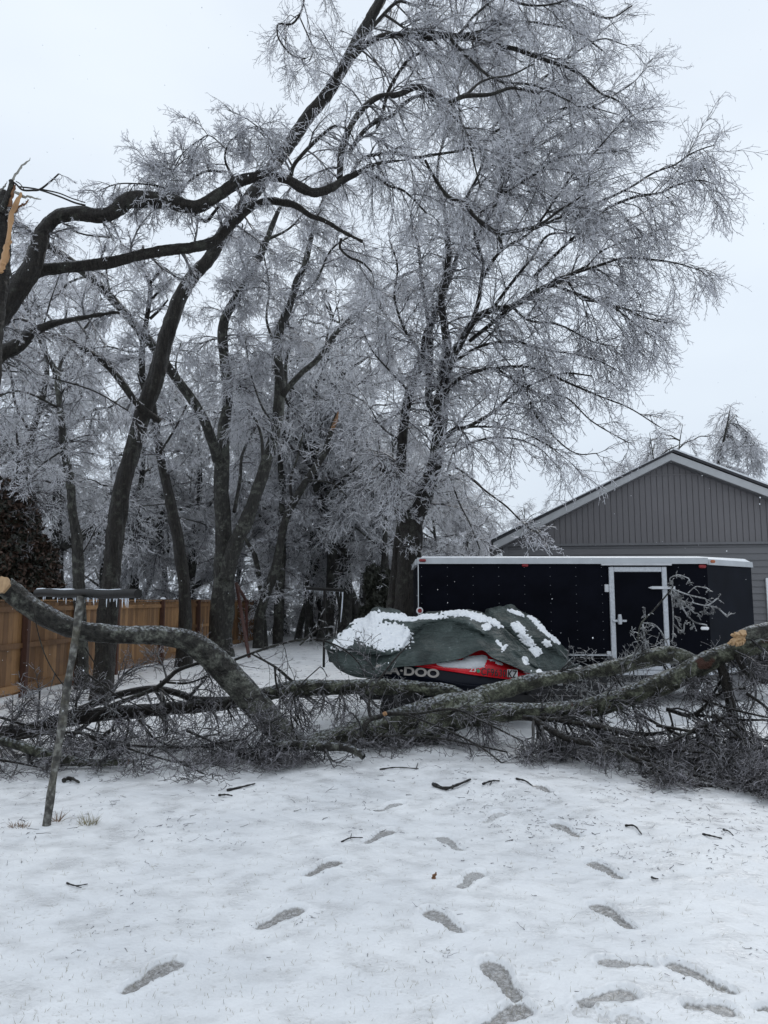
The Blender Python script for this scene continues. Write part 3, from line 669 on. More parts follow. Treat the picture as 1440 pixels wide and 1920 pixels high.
st = [  # ridge, shoulder, hem
    ((612, 1207, 9.9), (611, 1212, 9.7), (616, 1234, 9.6)), ((650, 1179, 10.05), (640, 1212, 9.45), (636, 1256, 9.35)), ((680, 1163, 10.1), (672, 1216, 9.3), (670, 1270, 9.12)),
    ((706, 1141, 10.1), (712, 1222, 9.2), (709, 1269, 9.05)), ((735, 1149, 10.1), (748, 1214, 9.2), (741, 1252, 9.03)), ((770, 1159, 10.1), (775, 1176, 9.6), (780, 1248, 9.03)),
    ((812, 1151, 10.2), (828, 1158, 9.85), (822, 1243, 9.03)), ((850, 1147, 10.2), (865, 1166, 9.65), (866, 1234, 9.03)), ((880, 1146, 10.2), (896, 1179, 9.42), (902, 1219, 9.08)),
    ((905, 1158, 10.2), (914, 1190, 9.55), (924, 1233, 9.08)), ((926, 1164, 10.1), (944, 1204, 9.62), (953, 1245, 9.12)), ((948, 1182, 10.0), (976, 1228, 9.65), (990, 1261, 9.3)), ((1000, 1236, 9.85), (1010, 1252, 9.6), (1026, 1269, 9.4))]
def cover(st, nu, nv, wr, seed, name, label, patches, hemz):
    cols = []
    for r_, s_, h_ in st:
        R_, S_, H_ = P(*r_), P(*s_), P(*h_); wq = 1.0 if 765 < r_[0] < 885 else .35; q1 = S_ * .72 + H_ * .28 + np.array([0, .13 * wq, 0]); mid = S_ * .3 + H_ * .7 + np.array([0, -.03, 0]); rs = (R_ + S_) / 2 + np.array([0, 0, -.005])
        bk = R_ + np.array([0, .35, -.06]); bh = R_ + np.array([0, .62, -.5]); bh[2] = max(bh[2], hemz)
        cols.append([bh, bk, R_, rs, S_, q1, mid, H_])
    Gd = loft(cols, nu, nv); N = gnorm(Gd); fo = fold_noise(nu, nv, seed) * (1 - .8 * np.linspace(0, 1, nv)[None] ** 5)
    Gd = Gd + N * (fo * wr)[..., None]
    root = tag(empty(name, (float(Gd[..., 0].mean()), float(Gd[..., 1].mean()), 0)), label, 'tarp')
    o = gridmesh(Gd, 'cover', M['tarp'], root)
    so = o.modifiers.new('thick', 'SOLIDIFY'); so.thickness = .006
    px, py = to_px(Gd); rg3 = np.random.default_rng(seed + 7); h_ = np.full_like(px, -1.)
    nzz = sum(np.sin(px * fx + py * fz_ + ph) * np.sin(py * fy - px * fz_ * .6 + ph2) * min(1, .5 / fx) for fx, fy, fz_, ph, ph2 in zip(rg3.uniform(.12, .9, 14), rg3.uniform(.15, 1.1, 14), rg3.uniform(-.5, .5, 14), rg3.uniform(0, 6, 14), rg3.uniform(0, 6, 14))) / 4
    Gy = Gd[..., 1]
    for (cx_, cy_, rx_, ry_, an, amt) in patches:
        ca, sa = math.cos(an), math.sin(an); u_ = ((px - cx_) * ca + (py - cy_) * sa) / rx_; v_ = (-(px - cx_) * sa + (py - cy_) * ca) / ry_
        h_ = np.maximum(h_, amt * (1.0 - u_ ** 2 - v_ ** 2 + .6 * nzz))
    msk = h_ > -.4
    Sn = Gd + N * (np.where(h_ > 0, .010 + .016 * np.clip(h_, 0, .8) ** .8 + .003 * nzz * np.clip(h_ * 4, 0, 1), .010 + .12 * h_))[..., None]
    s2 = gridmesh(Sn, 'snow_patch', M['snow_cap'], root, mask=msk)
    return root
pf = [(738, 1183, 34, 14, .2, 1.), (690, 1168, 34, 17, -.45, 1.), (720, 1196, 50, 23, .12, 1.), (650, 1198, 30, 14, -.6, 1.), (745, 1158, 40, 7, .1, 1), (800, 1157, 40, 5, 0, .9), (860, 1151, 34, 6, 0, 1), (895, 1158, 22, 8, .3, 1), (925, 1168, 18, 6, .5, .8),
      (912, 1176, 10, 7, 0, .8), (945, 1215, 4, 9, .6, .5), (715, 1216, 8, 6, 0, .5), (985, 1240, 6, 9, -.6, .6), (1012, 1262, 9, 6, .5, .8), (935, 1207, 9, 3, .8, .5)]
cov1 = cover(st, 420, 200, .11, 3, 'tarp', 'dark green tarp with a snow patch, draped over the red and navy watercraft', pf, .75)
st2 = [((890, 1165, 10.9), (893, 1175, 10.6), (900, 1290, 10.5)), ((908, 1156, 11.0), (912, 1172, 10.5), (915, 1290, 10.3)), ((926, 1141, 11.0), (935, 1168, 10.4), (945, 1285, 10.2)), ((948, 1137, 11.0), (962, 1178, 10.35), (985, 1284, 10.1)),
       ((972, 1143, 11.0), (992, 1190, 10.35), (1015, 1282, 10.1)), ((1010, 1170, 11.0), (1022, 1202, 10.5), (1042, 1280, 10.2)), ((1045, 1204, 11.0), (1053, 1225, 10.6), (1066, 1278, 10.4)), ((1074, 1236, 10.95), (1078, 1250, 10.8), (1085, 1276, 10.6)), ((1094, 1258, 10.9), (1095, 1264, 10.8), (1097, 1275, 10.7))]
pb_ = [(972, 1178, 16, 9, .6, 1.), (987, 1200, 22, 9, .75, 1.), (1003, 1222, 12, 11, 0, .9), (1020, 1182, 24, 6, .65, .8), (1040, 1200, 12, 5, .7, .7), (1025, 1207, 10, 6, .5, .7), (905, 1160, 9, 8, 0, .8), (968, 1150, 18, 4, .35, .9), (1000, 1162, 14, 4, .5, .9), (1091, 1262, 9, 14, -.4, .9)]
cov2 = cover(st2, 320, 180, .09, 11, 'tarp', 'dark green tarp domed over the rear watercraft, scattered snow on its right slope', pb_, .5)
# hull of the front watercraft
wc = tag(empty('personal_watercraft', (.7, 9.5, 0)), 'navy and red personal watercraft showing under the tarp, bow pointing right', 'watercraft')
hs = [(690, 1238, 1266, 1292, 9.22), (740, 1244, 1270, 1297, 9.18), (790, 1247, 1276, 1301, 9.17), (840, 1255, 1284, 1305, 9.17), (890, 1263, 1290, 1306, 9.2), (935, 1269, 1290, 1303, 9.27), (970, 1272, 1284, 1294, 9.38), (1004, 1270, 1274, 1279, 9.6)]
cols = []
for (x_, y0, y1, y2, d_) in hs:
    a_, b2, c2_ = P(x_, y0, d_), P(x_, y1, d_ - .03), P(x_, y2, d_ + .12); kd = P(x_, y2 + 6, 9.75); kd[1] = 9.75
    far_ = [q * np.array([1, -1, 1]) + np.array([0, 19.5, 0]) for q in (c2_, b2, a_)]
    cols.append([a_, b2, c2_, kd] + far_)
hg = loft(cols, 90, 44); gridmesh(hg, 'hull', M['hull_navy'], wc)
ds = [(770, 1246, 1243, 1240, 9.19), (800, 1249, 1243, 1236, 9.18), (840, 1256, 1241, 1228, 9.18), (880, 1262, 1238, 1219, 9.2), (903, 1266, 1238, 1212, 9.22), (925, 1269, 1242, 1222, 9.25), (955, 1272, 1252, 1240, 9.33), (985, 1273, 1263, 1256, 9.45), (1005, 1271, 1269, 1267, 9.6)]
cols = []
for (x_, y0, y1, y2, d_) in ds:
    a_, b2, c2_ = P(x_, y0 - .5, d_ - .02), P(x_, y1, d_ + .02), P(x_, y2, d_ + .22); ct = P(x_, y2 - 2, 9.75)
    cols.append([a_ + np.array([0, .02, -.012]), a_, (a_ * .5 + b2 * .5) + np.array([0, -.012, 0]), b2, c2_, ct] + [q * np.array([1, -1, 1]) + np.array([0, 19.5, 0]) for q in (c2_, b2, a_)])
dg = loft(cols, 90, 54); dk = gridmesh(dg, 'deck', M['hull_red'], wc)
# snow lying on the exposed deck
px, py = to_px(dg); N = gnorm(dg); N = N if ((dg - dg.mean(axis=1, keepdims=True)) * N).sum(-1).mean() > 0 else -N; h_ = np.full_like(px, -1.)
for (cx_, cy_, rx_, ry_, an) in ((868, 1246, 42, 8, .05), (890, 1238, 22, 9, .1), (905, 1233, 10, 6, .2), (840, 1247, 22, 5, 0.1), (930, 1242, 16, 3, .35)):
    ca, sa = math.cos(an), math.sin(an); u_ = ((px - cx_) * ca + (py - cy_) * sa) / rx_; v_ = (-(px - cx_) * sa + (py - cy_) * ca) / ry_
    h_ = np.maximum(h_, 1 - u_ ** 2 - v_ ** 2 + .15 * np.sin(px * .7) * np.sin(py * .9 + px * .2))
fr_ = dg[..., 1] < 9.7
gridmesh(dg + N * np.where(h_ > 0, .003 + .018 * np.clip(h_, 0, 1) ** .6, .003 + .08 * h_)[..., None], 'deck_snow', M['snow_cap'], wc, mask=(h_ > -.4) & fr_)
mb = MB(); q = [P(x_, y_, d_ - .035) for x_, y_, d_ in ((772, 1247, 9.19), (840, 1257, 9.18), (900, 1266, 9.22), (955, 1272.5, 9.33), (985, 1273.5, 9.45), (1004, 1271, 9.6))]; mb.tube(catmull(q, 40), .009, 8); mb.build('bumper', M['hull_red'], wc, True)
mb = MB(); q = [P(x_, y_, d_ - .045) for x_, y_, d_ in ((700, 1262, 9.2), (780, 1268, 9.17), (830, 1277, 9.17), (880, 1286, 9.2), (935, 1287, 9.27))]; mb.tube(catmull(q, 40), [.012] * 40, 8); mb.build('side_strake', M['hull_navy'], wc, True)
def text(body, p0, p1, hpx, dd, mt, name, parent, off=.0, bold=.0, wfit=True, shear=0, spc=1.0):
    cu = bpy.data.curves.new(name, 'FONT'); cu.body = body; cu.extrude = .006; cu.offset = bold; cu.size = 1; cu.shear = shear; cu.space_character = spc
    to = bpy.data.objects.new(name, cu); COL.objects.link(to); dg_ = bpy.context.evaluated_depsgraph_get(); me = bpy.data.meshes.new_from_object(to.evaluated_get(dg_)); bpy.data.objects.remove(to)
    co = np.array([v.co[:] for v in me.vertices]); mn, mx_ = co.min(0), co.max(0)
    A, B = P(*p0, dd[0]), P(*p1, dd[1]); U = (B - A); up = np.array([0, .05, 1.]); up = nrm(up - (up @ nrm(U)) * nrm(U)); nn = np.cross(nrm(U), up); hh = hpx * dd[0] / F
    tu = (co[:, 0] - mn[0]) / (mx_[0] - mn[0]); tv = (co[:, 1] - mn[1]) / (mx_[1] - mn[1])
    w = A + tu[:, None] * U + (tv * hh)[:, None] * up + (co[:, 2] * .35 + off)[:, None] * nn
    me.vertices.foreach_set('co', w.astype(np.float32).ravel()); me.update(); me.materials.clear(); return link(name, me, mt, parent)
text("SEA\u00b7DOO", (703, 1262), (823, 1271.5), 16, (9.115, 9.11), M['decal_grey'], 'hull_lettering', wc, bold=.035)
text("CF9630", (902, 1266), (949, 1270), 13.5, (9.13, 9.165), M['decal_black'], 'registration_number', wc, bold=.016, spc=1.1)
plate = MB(); A, B, C_, D_ = P(951, 1269.5, 9.20), P(970.5, 1271, 9.235), P(970.5, 1256.5, 9.25), P(951, 1255, 9.215); plate.add([A, B, C_, D_, A + [0, .01, 0], B + [0, .01, 0], C_ + [0, .01, 0], D_ + [0, .01, 0]], [(0, 1, 2, 3), (4, 7, 6, 5), (0, 4, 5, 1), (2, 6, 7, 3), (1, 5, 6, 2), (0, 3, 7, 4)]); plate.build('registration_plate', M['decal_white'], wc)
text("KZ", (952, 1270), (969.5, 1271.5), 13.5, (9.178, 9.205), M['decal_black'], 'registration_number', wc, bold=.02)
mb = MB(); q = P(897, 1258, 9.155); mb.tube([q, q + np.array([0, .02, 0])], .022, 18); mb.build('sticker', M['decal_green'], wc, True)
text("23", (880, 1259), (892, 1260), 7, (9.14, 9.14), M['decal_white'], 'sticker', wc, bold=.01)
# second craft below the rear cover and the carrier trailer
w2 = tag(empty('personal_watercraft', (2.2, 10.7, 0)), 'dark watercraft hull hidden beneath the domed rear tarp', 'watercraft')
cols = []
for x_, zt_, zb2, hw in ((1.35, .95, .62, .30), (1.6, 1.0, .5, .42), (2.0, 1.0, .45, .45), (2.4, .92, .5, .32), (2.72, .8, .68, .05)):
    cols.append([(x_, 10.75 - hw, zt_ - .2), (x_, 10.75 - hw * .9, (zt_ + zb2) / 2 - .1), (x_, 10.75, zb2), (x_, 10.75 + hw * .9, (zt_ + zb2) / 2 - .1), (x_, 10.75 + hw, zt_ - .2), (x_, 10.75, zt_)])
gridmesh(loft(cols, 40, 40), 'hull', M['hull_navy'], w2)
ct = tag(empty('watercraft_trailer', (.8, 9.8, 0)), 'low dark double trailer with white rimmed wheels beneath the watercraft', 'trailer')
mb = MB()
for y_ in (9.45, 10.1, 10.55, 11.0): mb.bar((-.3, y_, .44), (2.5, y_, .40), .06, .08)
for x_ in (0., .9, 1.9): mb.bar((x_, 9.35, .37), (x_, 11.2, .37), .07, .07)
mb.build('frame', M['steel_dark'], ct)
q = P(757, 1322, 9.2); wheel((q[0], 9.2, .29), .29, .16, ct, M['rim_white']); wheel((q[0], 11.35, .29), .29, .16, ct, M['rim_white'], holes=False)
mb = MB(); mb.bar((q[0], 9.25, .29), (q[0], 11.3, .29), .06, .06); mb.build('axle', M['steel_dark'], ct)

# ------------------------------------------------------------------ standing trees (traced limbs, grown twigs)
def tree(name, label, cat, base, trunk, limbs, mats=('bark', None), fo=None, amp=.05, seed=1, group=None):
    root = tag(empty(name, base), label, cat, group)
    for i, l_ in enumerate(trunk): limbmesh([l_], 'trunk', M[mats[0]], root, amp=amp, seed=seed + i, fine=.010 if l_[0][:, 1].mean() < 16 else 0)
    for i, l_ in enumerate(limbs): limbmesh([l_], 'limb', M[mats[1] or mats[0]], root, nmax=12, amp=amp, seed=seed + 3 + i)
    if fo: foliage(parent=root, seed=seed, **fo)
    return root
def root_(t, depth=.3):   # extend a trunk's first point into the ground
    p, r = t; q = p[0].copy(); g_ = float(gz(q[0], q[1])); q[2] = min(q[2], g_) - depth
    return np.vstack([q, p]), np.r_[r[0] * 1.25, r]

# B: the leaning trunk in front of the fence
B = root_(TR([(190, 1304), (194, 1270), (197, 1217), (202, 1150), (207, 1100), (212, 1050), (218, 983), (230, 913), (247, 850), (267, 777), (290, 717), (307, 647), (320, 607), (337, 560), (360, 520), (393, 483), (423, 430), (457, 387), (485, 350), (505, 320), (540, 273), (583, 213), (617, 173), (640, 133), (673, 73), (700, 25), (735, -40), (770, -110)],
        [12.6, 12.8, 13, 13.2, 13.4, 13.4], [44, 38, 35, 33, 32, 31, 31, 30, 27, 25, 25, 25, 26, 25, 23, 21, 17]))
Bl = [TR([(617, 160), (640, 130), (667, 100), (687, 83), (723, 67), (773, 67), (800, 72), (840, 67), (890, 73), (920, 83), (967, 92), (1012, 109), (1057, 124), (1087, 139), (1125, 174), (1162, 191), (1200, 230)], [13.3, 12.8], [15, 12, 10, 7, 2]),
      TR([(773, 67), (807, 60), (860, 65), (907, 57), (960, 40), (1020, 45), (1080, 60), (1130, 95)], [13, 13.6], [7, 3]),
      TR([(690, 62), (717, 30), (747, 3), (780, 10), (803, 0), (850, -30)], [13.3, 13.8], [9, 6, 4]), TR([(720, 27), (740, 40), (760, 53), (790, 60), (840, 100)], [13.3, 13], [6, 3]),
      TR([(707, 240), (717, 210), (730, 167), (757, 123), (773, 107), (797, 100), (853, 110), (900, 130), (950, 160)], [13.2, 13.8], [8, 4]),
      TR([(590, -90), (578, -40), (570, 0), (563, 25), (547, 45), (523, 45), (520, 60), (525, 77), (547, 103), (573, 110)], [12.8], [5, 3]), TR([(560, 28), (572, 55), (583, 80), (587, 97), (580, 115)], [12.8], [3, 2]),
      TR([(735, -40), (800, -60), (900, -50), (1000, -30), (1080, 10), (1140, 34), (1185, 11)], [13, 14], [10, 3]), TR([(840, 67), (880, 110), (930, 150), (1000, 160), (1069, 190)], [12.8, 12], [7, 3]),
      TR([(860, 65), (900, 20), (960, -20), (1040, -30)], [13, 14.], [6, 3]), TR([(900, -50), (960, 0), (1020, 10), (1100, -10)], [13, 12.], [6, 3])]
def keepB(S): return np.ones(len(S), bool)
tree('tree', 'tall dark trunk leaning right in front of the fence, crossed by the broken limb', 'tree', (B[0][0][0], B[0][0][1], 0), [B], Bl, seed=21,
     fo=dict(limbs=Bl, dens=4.8, L=(.6, 1.8), n=(11, 8, 3), L3=(.14, .42), droop=(.10, .12, .05), bias=(.15, 0, -.1), t0=.05, rt=.0052))
# A: big broken limb sweeping in from the left
A1 = TR([(-150, 700), (-70, 650), (-20, 612), (33, 540), (57, 507), (72, 460), (83, 430), (107, 407), (143, 400), (187, 405), (213, 397), (240, 377), (267, 373), (313, 377), (353, 387), (377, 385), (407, 368), (443, 343), (473, 333), (507, 330), (540, 337), (567, 353), (590, 361), (620, 353), (640, 340), (673, 323), (690, 312), (725, 304), (765, 300)],
        [9.4, 9.6, 10, 10.4, 10.8], [44, 42, 36, 26, 27, 30, 29, 24, 22, 20, 18, 14, 7, 3])
A2 = TR([(55, 520), (77, 508), (110, 503), (200, 493), (267, 477), (333, 467), (383, 459), (410, 447), (440, 415), (470, 390), (500, 378), (550, 384), (580, 403), (607, 413), (640, 433), (680, 453)], [9.7, 10.4, 11], [22, 22, 21, 21, 18, 14, 12, 9, 5])
Al = [TR([(637, 335), (640, 287), (653, 247), (673, 213), (707, 183), (747, 177), (783, 163), (817, 180), (843, 190), (873, 180), (920, 177), (960, 165), (1010, 175)], [10.8, 11.6], [13, 12, 12, 11, 8, 5]),
      TR([(843, 190), (860, 217), (880, 267), (890, 310), (900, 350)], [11.3, 11], [6, 3]), TR([(873, 180), (897, 157), (920, 147), (960, 140), (1000, 120)], [11.4, 12], [6, 3]),
      TR([(655, 285), (673, 257), (697, 233), (730, 220), (760, 193), (790, 180), (830, 200), (870, 240)], [11, 12], [9, 8, 4]),
      TR([(660, 325), (680, 297), (733, 287), (777, 295), (813, 290), (860, 283), (883, 277), (930, 285)], [10.9, 11.6], [8, 6, 3]),
      TR([(797, 300), (807, 320), (823, 347), (843, 370), (873, 383), (890, 407), (920, 430), (937, 439)], [11.2, 12], [5, 6, 8, 9]), TR([(690, 322), (727, 347), (760, 360), (800, 400)], [10.9, 11.5], [7, 3]),
      TR([(640, 447), (638, 465), (655, 482), (680, 493), (697, 510)], [11, 11.2], [6, 4]), TR([(545, 330), (553, 307), (583, 273), (620, 240), (640, 238), (657, 250), (673, 283), (690, 305)], [10.7, 10.8], [9, 7, 3, 2]),
      TR([(443, 345), (430, 320), (422, 300), (424, 280), (434, 262), (450, 255)], [10.6, 10.2], [6, 2]), TR([(424, 322), (385, 322), (355, 340), (338, 365)], [10.5, 10.2], [5, 4]),
      TR([(338, 365), (300, 350), (265, 345), (220, 345), (180, 360)], [10.2, 9.8], [4, 2]), TR([(300, 382), (310, 350), (325, 320), (345, 300)], [10.3, 10], [3, 2]), TR([(424, 280), (395, 255), (375, 262), (345, 285), (330, 310)], [10.3, 10], [3, 2]), TR([(434, 262), (470, 240), (500, 262), (515, 300)], [10.4, 10], [3, 2]),
      TR([(440, 350), (450, 362), (455, 385)], [10.5], [9, 5]), TR([(270, 385), (250, 400), (240, 408)], [10.2], [6, 3]), TR([(360, 398), (385, 415), (400, 400), (412, 385)], [10.5], [8, 5]),
      TR([(130, 430), (160, 440), (200, 445), (235, 448)], [10.2], [4, 2]), TR([(35, 350), (70, 355), (110, 368), (140, 380), (160, 385)], [9.8], [3, 4])]
ra = tree('broken_limb', 'huge bent broken limb sweeping across from the left edge, lodged on the leaning trunk', 'tree limb', (-7.2, 9.6, 0), [A1, A2], Al, seed=31)
foliage(Al[:9], ra, dens=5.0, L=(.5, 1.5), n=(10, 8, 3), L3=(.14, .42), droop=(.12, .13, .06), seed=32, rt=.0046, bias=(.1, 0, -.15))
r2 = empty('x'); bpy.data.objects.remove(r2)
foliage(Al[9:15] + Al[9:15], ra, dens=5.5, L=(.4, 1.0), n=(10, 9, 3), droop=(.16, .12, .05), seed=35, rt=.0045, bias=(0, 0, .1), L2=(.2, .5), L3=(.08, .24), L4=(.03, .07))
foliage(Al[9:16] + [A1, A2], ra, dens=3.2, L=(.4, 1.0), n=(9, 8, 3), droop=(.1, .12, .05), seed=33, rt=.0042, bias=(0, 0, .05), t0=.12, L2=(.2, .45), L3=(.07, .18), L4=(.03, .06), rcap=.2)
# splintered trunk at the left edge
S1 = root_(TR([(-60, 1330), (-50, 1100), (-40, 900), (-25, 700), (-10, 560), (-2, 480), (3, 420), (6, 385), (8, 360)], [8.6], [60, 56, 52, 48, 42, 40, 36, 30, 20]))
sp = tree('broken_tree', 'snapped trunk at the left edge with a splintered pale top', 'tree', (S1[0][0][0], 8.6, 0), [S1], [TR([(2, 400), (14, 372), (22, 345), (20, 338)], [8.4], [14, 8]), TR([(20, 338), (30, 345), (42, 356), (60, 357), (75, 355), (95, 340), (110, 326)], [8.4], [3, 4, 4, 3]), TR([(78, 355), (110, 362), (135, 372), (160, 380)], [8.4], [3, 2]), TR([(45, 355), (38, 345), (30, 340)], [8.4], [2])], seed=41)
def splinter(mbx, pts, w, d, th=.02):
    q_ = catmull(np.column_stack([np.array([P(a[0], a[1], d) for a in pts]), np.array(w, float)]), 16); jr = np.random.default_rng(len(mbx.v) + 3); pts = q_[:, :3]; w = np.maximum(q_[:, 3], .6) * jr.uniform(.7, 1.2, 16); pts = pts + jr.normal(size=(16, 3)) * .006; K = len(pts); T = nrm(np.gradient(pts, axis=0)); S_ = nrm(np.cross(T, [0, 1, 0])); w = np.array(w) * d / F / 2
    vs = []
    for k in range(K):
        for sx, sy in ((-1, 0), (0, -1), (1, .2), (0, 1)): vs.append(pts[k] + S_[k] * sx * w[k] + np.array([0, sy * th * (w[k] / max(w)), 0]))
    fs = [(4 * k + j, 4 * k + (j + 1) % 4, 4 * k + 4 + (j + 1) % 4, 4 * k + 4 + j) for k in range(K - 1) for j in range(4)]; fs += [(3, 2, 1, 0), tuple(4 * (K - 1) + j for j in range(4))]; mbx.add(vs, fs, random.random())
random.seed(2)
m2 = MB(); splinter(m2, [(2, 505), (10, 480), (16, 440), (22, 400), (32, 375), (40, 362)], [16, 15, 10, 14, 12, 4], 8.35, .04); splinter(m2, [(0, 512), (7, 490), (14, 460), (20, 452)], [14, 16, 12, 6], 8.3, .03)
splinter(m2, [(18, 390), (22, 365), (27, 350), (30, 345)], [10, 9, 6, 1], 8.4); splinter(m2, [(28, 400), (35, 388), (46, 382), (55, 374)], [7, 6, 5, 2], 8.4); m2.build('splintered_wood', M['split_wood'], sp)
m2 = MB(); splinter(m2, [(18, 345), (25, 332), (37, 315), (48, 304), (57, 297)], [6, 7, 6, 5, 1], 8.4); splinter(m2, [(26, 360), (45, 368), (62, 370), (78, 375)], [7, 7, 5, 1], 8.38); splinter(m2, [(0, 358), (8, 350), (14, 340)], [5, 4, 1], 8.4); m2.build('bark_splinters', M['grey_wood'], sp)
foliage([TR([(10, 520), (20, 450), (35, 400)], [8.6], [6, 3]), TR([(40, 356), (75, 355), (110, 326)], [8.4], [3, 3]), TR([(0, 560), (40, 470), (70, 470)], [8.9], [5, 3])], sp, dens=3.0, L=(.2, .5), n=(4, 5, 3), seed=42, rt=.0035, L2=(.1, .3), L3=(.05, .14), L4=(.02, .05))
# dark broken branch lower left
A3 = TR([(-60, 725), (0, 665), (30, 650), (60, 625), (90, 610), (130, 600), (175, 592), (215, 586), (223, 588)], [10.5, 11], [30, 28, 24, 14, 10, 6, 4])
A3l = [TR([(-40, 640), (0, 632), (60, 625), (110, 632), (150, 650), (200, 685), (230, 720), (260, 760), (300, 790)], [11, 13], [8, 10, 12, 13, 12]), TR([(0, 625), (25, 598), (60, 605)], [10.8], [7, 4]), TR([(70, 625), (88, 607)], [10.8], [10, 3]), TR([(0, 695), (60, 700), (120, 715), (180, 735), (240, 770)], [11.5], [3, 3])]
tree('hanging_branch', 'dark torn branch hanging in from the left edge under the huge limb', 'branch', (-6, 10.7, 0), [A3], A3l, seed=51, fo=dict(limbs=[A3] + A3l, dens=3.4, L=(.5, 1.2), n=(9, 9, 3), droop=(.1, .12, .05), rt=.0046))
# C
C1 = root_(TR([(155, 1290), (153, 1260), (152, 1200), (148, 1100), (145, 1017), (137, 967), (132, 907), (120, 843), (113, 767), (108, 715), (100, 690), (83, 657), (60, 600), (30, 540), (10, 480)], [14.0, 14], [30, 24, 21, 19, 16, 14, 12, 10, 8, 6, 4]))
Cl = [TR([(115, 738), (125, 728), (143, 720), (150, 730), (153, 745)], [14], [5, 4]), TR([(108, 715), (115, 680), (140, 640), (170, 600), (190, 560)], [14, 15], [6, 3]), TR([(132, 900), (100, 905), (80, 900)], [14], [4, 3]), TR([(140, 1060), (165, 1020), (180, 990)], [14, 13.5], [3, 2]), TR([(120, 843), (80, 870), (60, 890)], [14, 13], [4, 2]), TR([(113, 767), (60, 740), (20, 735), (-30, 760)], [14, 13], [5, 2]), TR([(110, 720), (80, 640), (90, 580), (110, 520)], [14, 13], [5, 2])]
tree('tree', 'slim dark wavy trunk left of the leaning one, by the fence', 'tree', (C1[0][0][0], 14, 0), [C1], Cl, mats=('bark_grey', 'bark'), seed=61, fo=dict(limbs=Cl + [C1], dens=2.8, L=(.6, 1.6), n=(10, 9, 3), L3=(.1, .32), droop=(.08, .12, .05), t0=.45, rt=.0058))
C0 = root_(TR([(50, 1330), (48, 1200), (44, 1000), (47, 880), (60, 817), (70, 777), (83, 733), (88, 690), (80, 620), (60, 540)], [16, 16], [26, 20, 16, 13, 12, 10, 6, 4]))
C0l = [TR([(60, 817), (30, 760), (20, 700), (0, 650)], [16], [6, 3]), TR([(70, 777), (110, 740), (150, 690)], [16, 17], [5, 2]), TR([(47, 880), (10, 830), (-20, 780)], [16], [5, 2])]
tree('tree', 'thin trunk at the far left rising out of the leafy thicket', 'tree', (C0[0][0][0], 16, 0), [C0], C0l, mats=('bark_grey', 'bark'), seed=66, fo=dict(limbs=C0l + [C0], dens=3.6, L=(.7, 1.7), n=(10, 9, 3), L3=(.1, .32), droop=(.08, .12, .05), t0=.55, rt=.0064))
# D
D1 = root_(TR([(345, 1243), (346, 1200), (347, 1167), (345, 1100), (337, 1033), (325, 967), (312, 907), (300, 850), (290, 793), (282, 745), (268, 710), (267, 650), (275, 600), (282, 540), (270, 500), (268, 460)], [18.8, 18], [32, 25, 23, 22, 20, 18, 16, 14, 12, 10, 9, 8, 5]))
Dl = [TR([(283, 530), (295, 515), (307, 503), (318, 510), (335, 525)], [18], [6, 4]), TR([(285, 560), (305, 540), (322, 522)], [18], [6, 3]), TR([(281, 598), (300, 580), (315, 562)], [18], [6, 3]), TR([(290, 793), (270, 740), (258, 700)], [18], [5, 3]), TR([(300, 850), (330, 800), (350, 760)], [18.5, 19.5], [5, 3]), TR([(268, 650), (255, 620), (245, 590)], [18], [4, 2])]
tree('tree', 'dark trunk curving left just right of the leaning trunk, small bare fork on top', 'tree', (D1[0][0][0], 18.8, 0), [D1], Dl, seed=71, fo=dict(limbs=Dl + [D1], dens=3.0, L=(.6, 1.6), n=(11, 10, 4), droop=(.08, .12, .05), t0=.45, rt=.0068, L3=(.12, .32)))
# E multi stem
E1 = root_(TR([(412, 1228), (413, 1200), (418, 1120), (420, 1050), (418, 983), (415, 917), (417, 850), (420, 800), (425, 767), (427, 733), (422, 683), (417, 633), (423, 593), (443, 560), (467, 520), (483, 490), (500, 450), (520, 400), (548, 345)], [22], [52, 44, 42, 36, 30, 28, 26, 22, 20, 20, 20, 19, 18, 18, 16, 14, 12, 8, 3]))
E2 = TR([(408, 862), (400, 833), (380, 783), (353, 740), (323, 700), (283, 643), (247, 603), (207, 557), (167, 517), (100, 467), (60, 440), (20, 413), (-40, 390)], [21.8, 19, 16], [20, 18, 18, 17, 17, 15, 12])
E3 = TR([(423, 1085), (439, 1025), (466, 967), (482, 920), (501, 862), (517, 803), (524, 749), (524, 702), (519, 655), (528, 609), (544, 570), (559, 523), (571, 500), (585, 440), (600, 390), (625, 330)], [21.8, 21.5, 21], [32, 28, 25, 22, 21, 22, 20, 18, 16, 15, 13, 11, 7, 3])
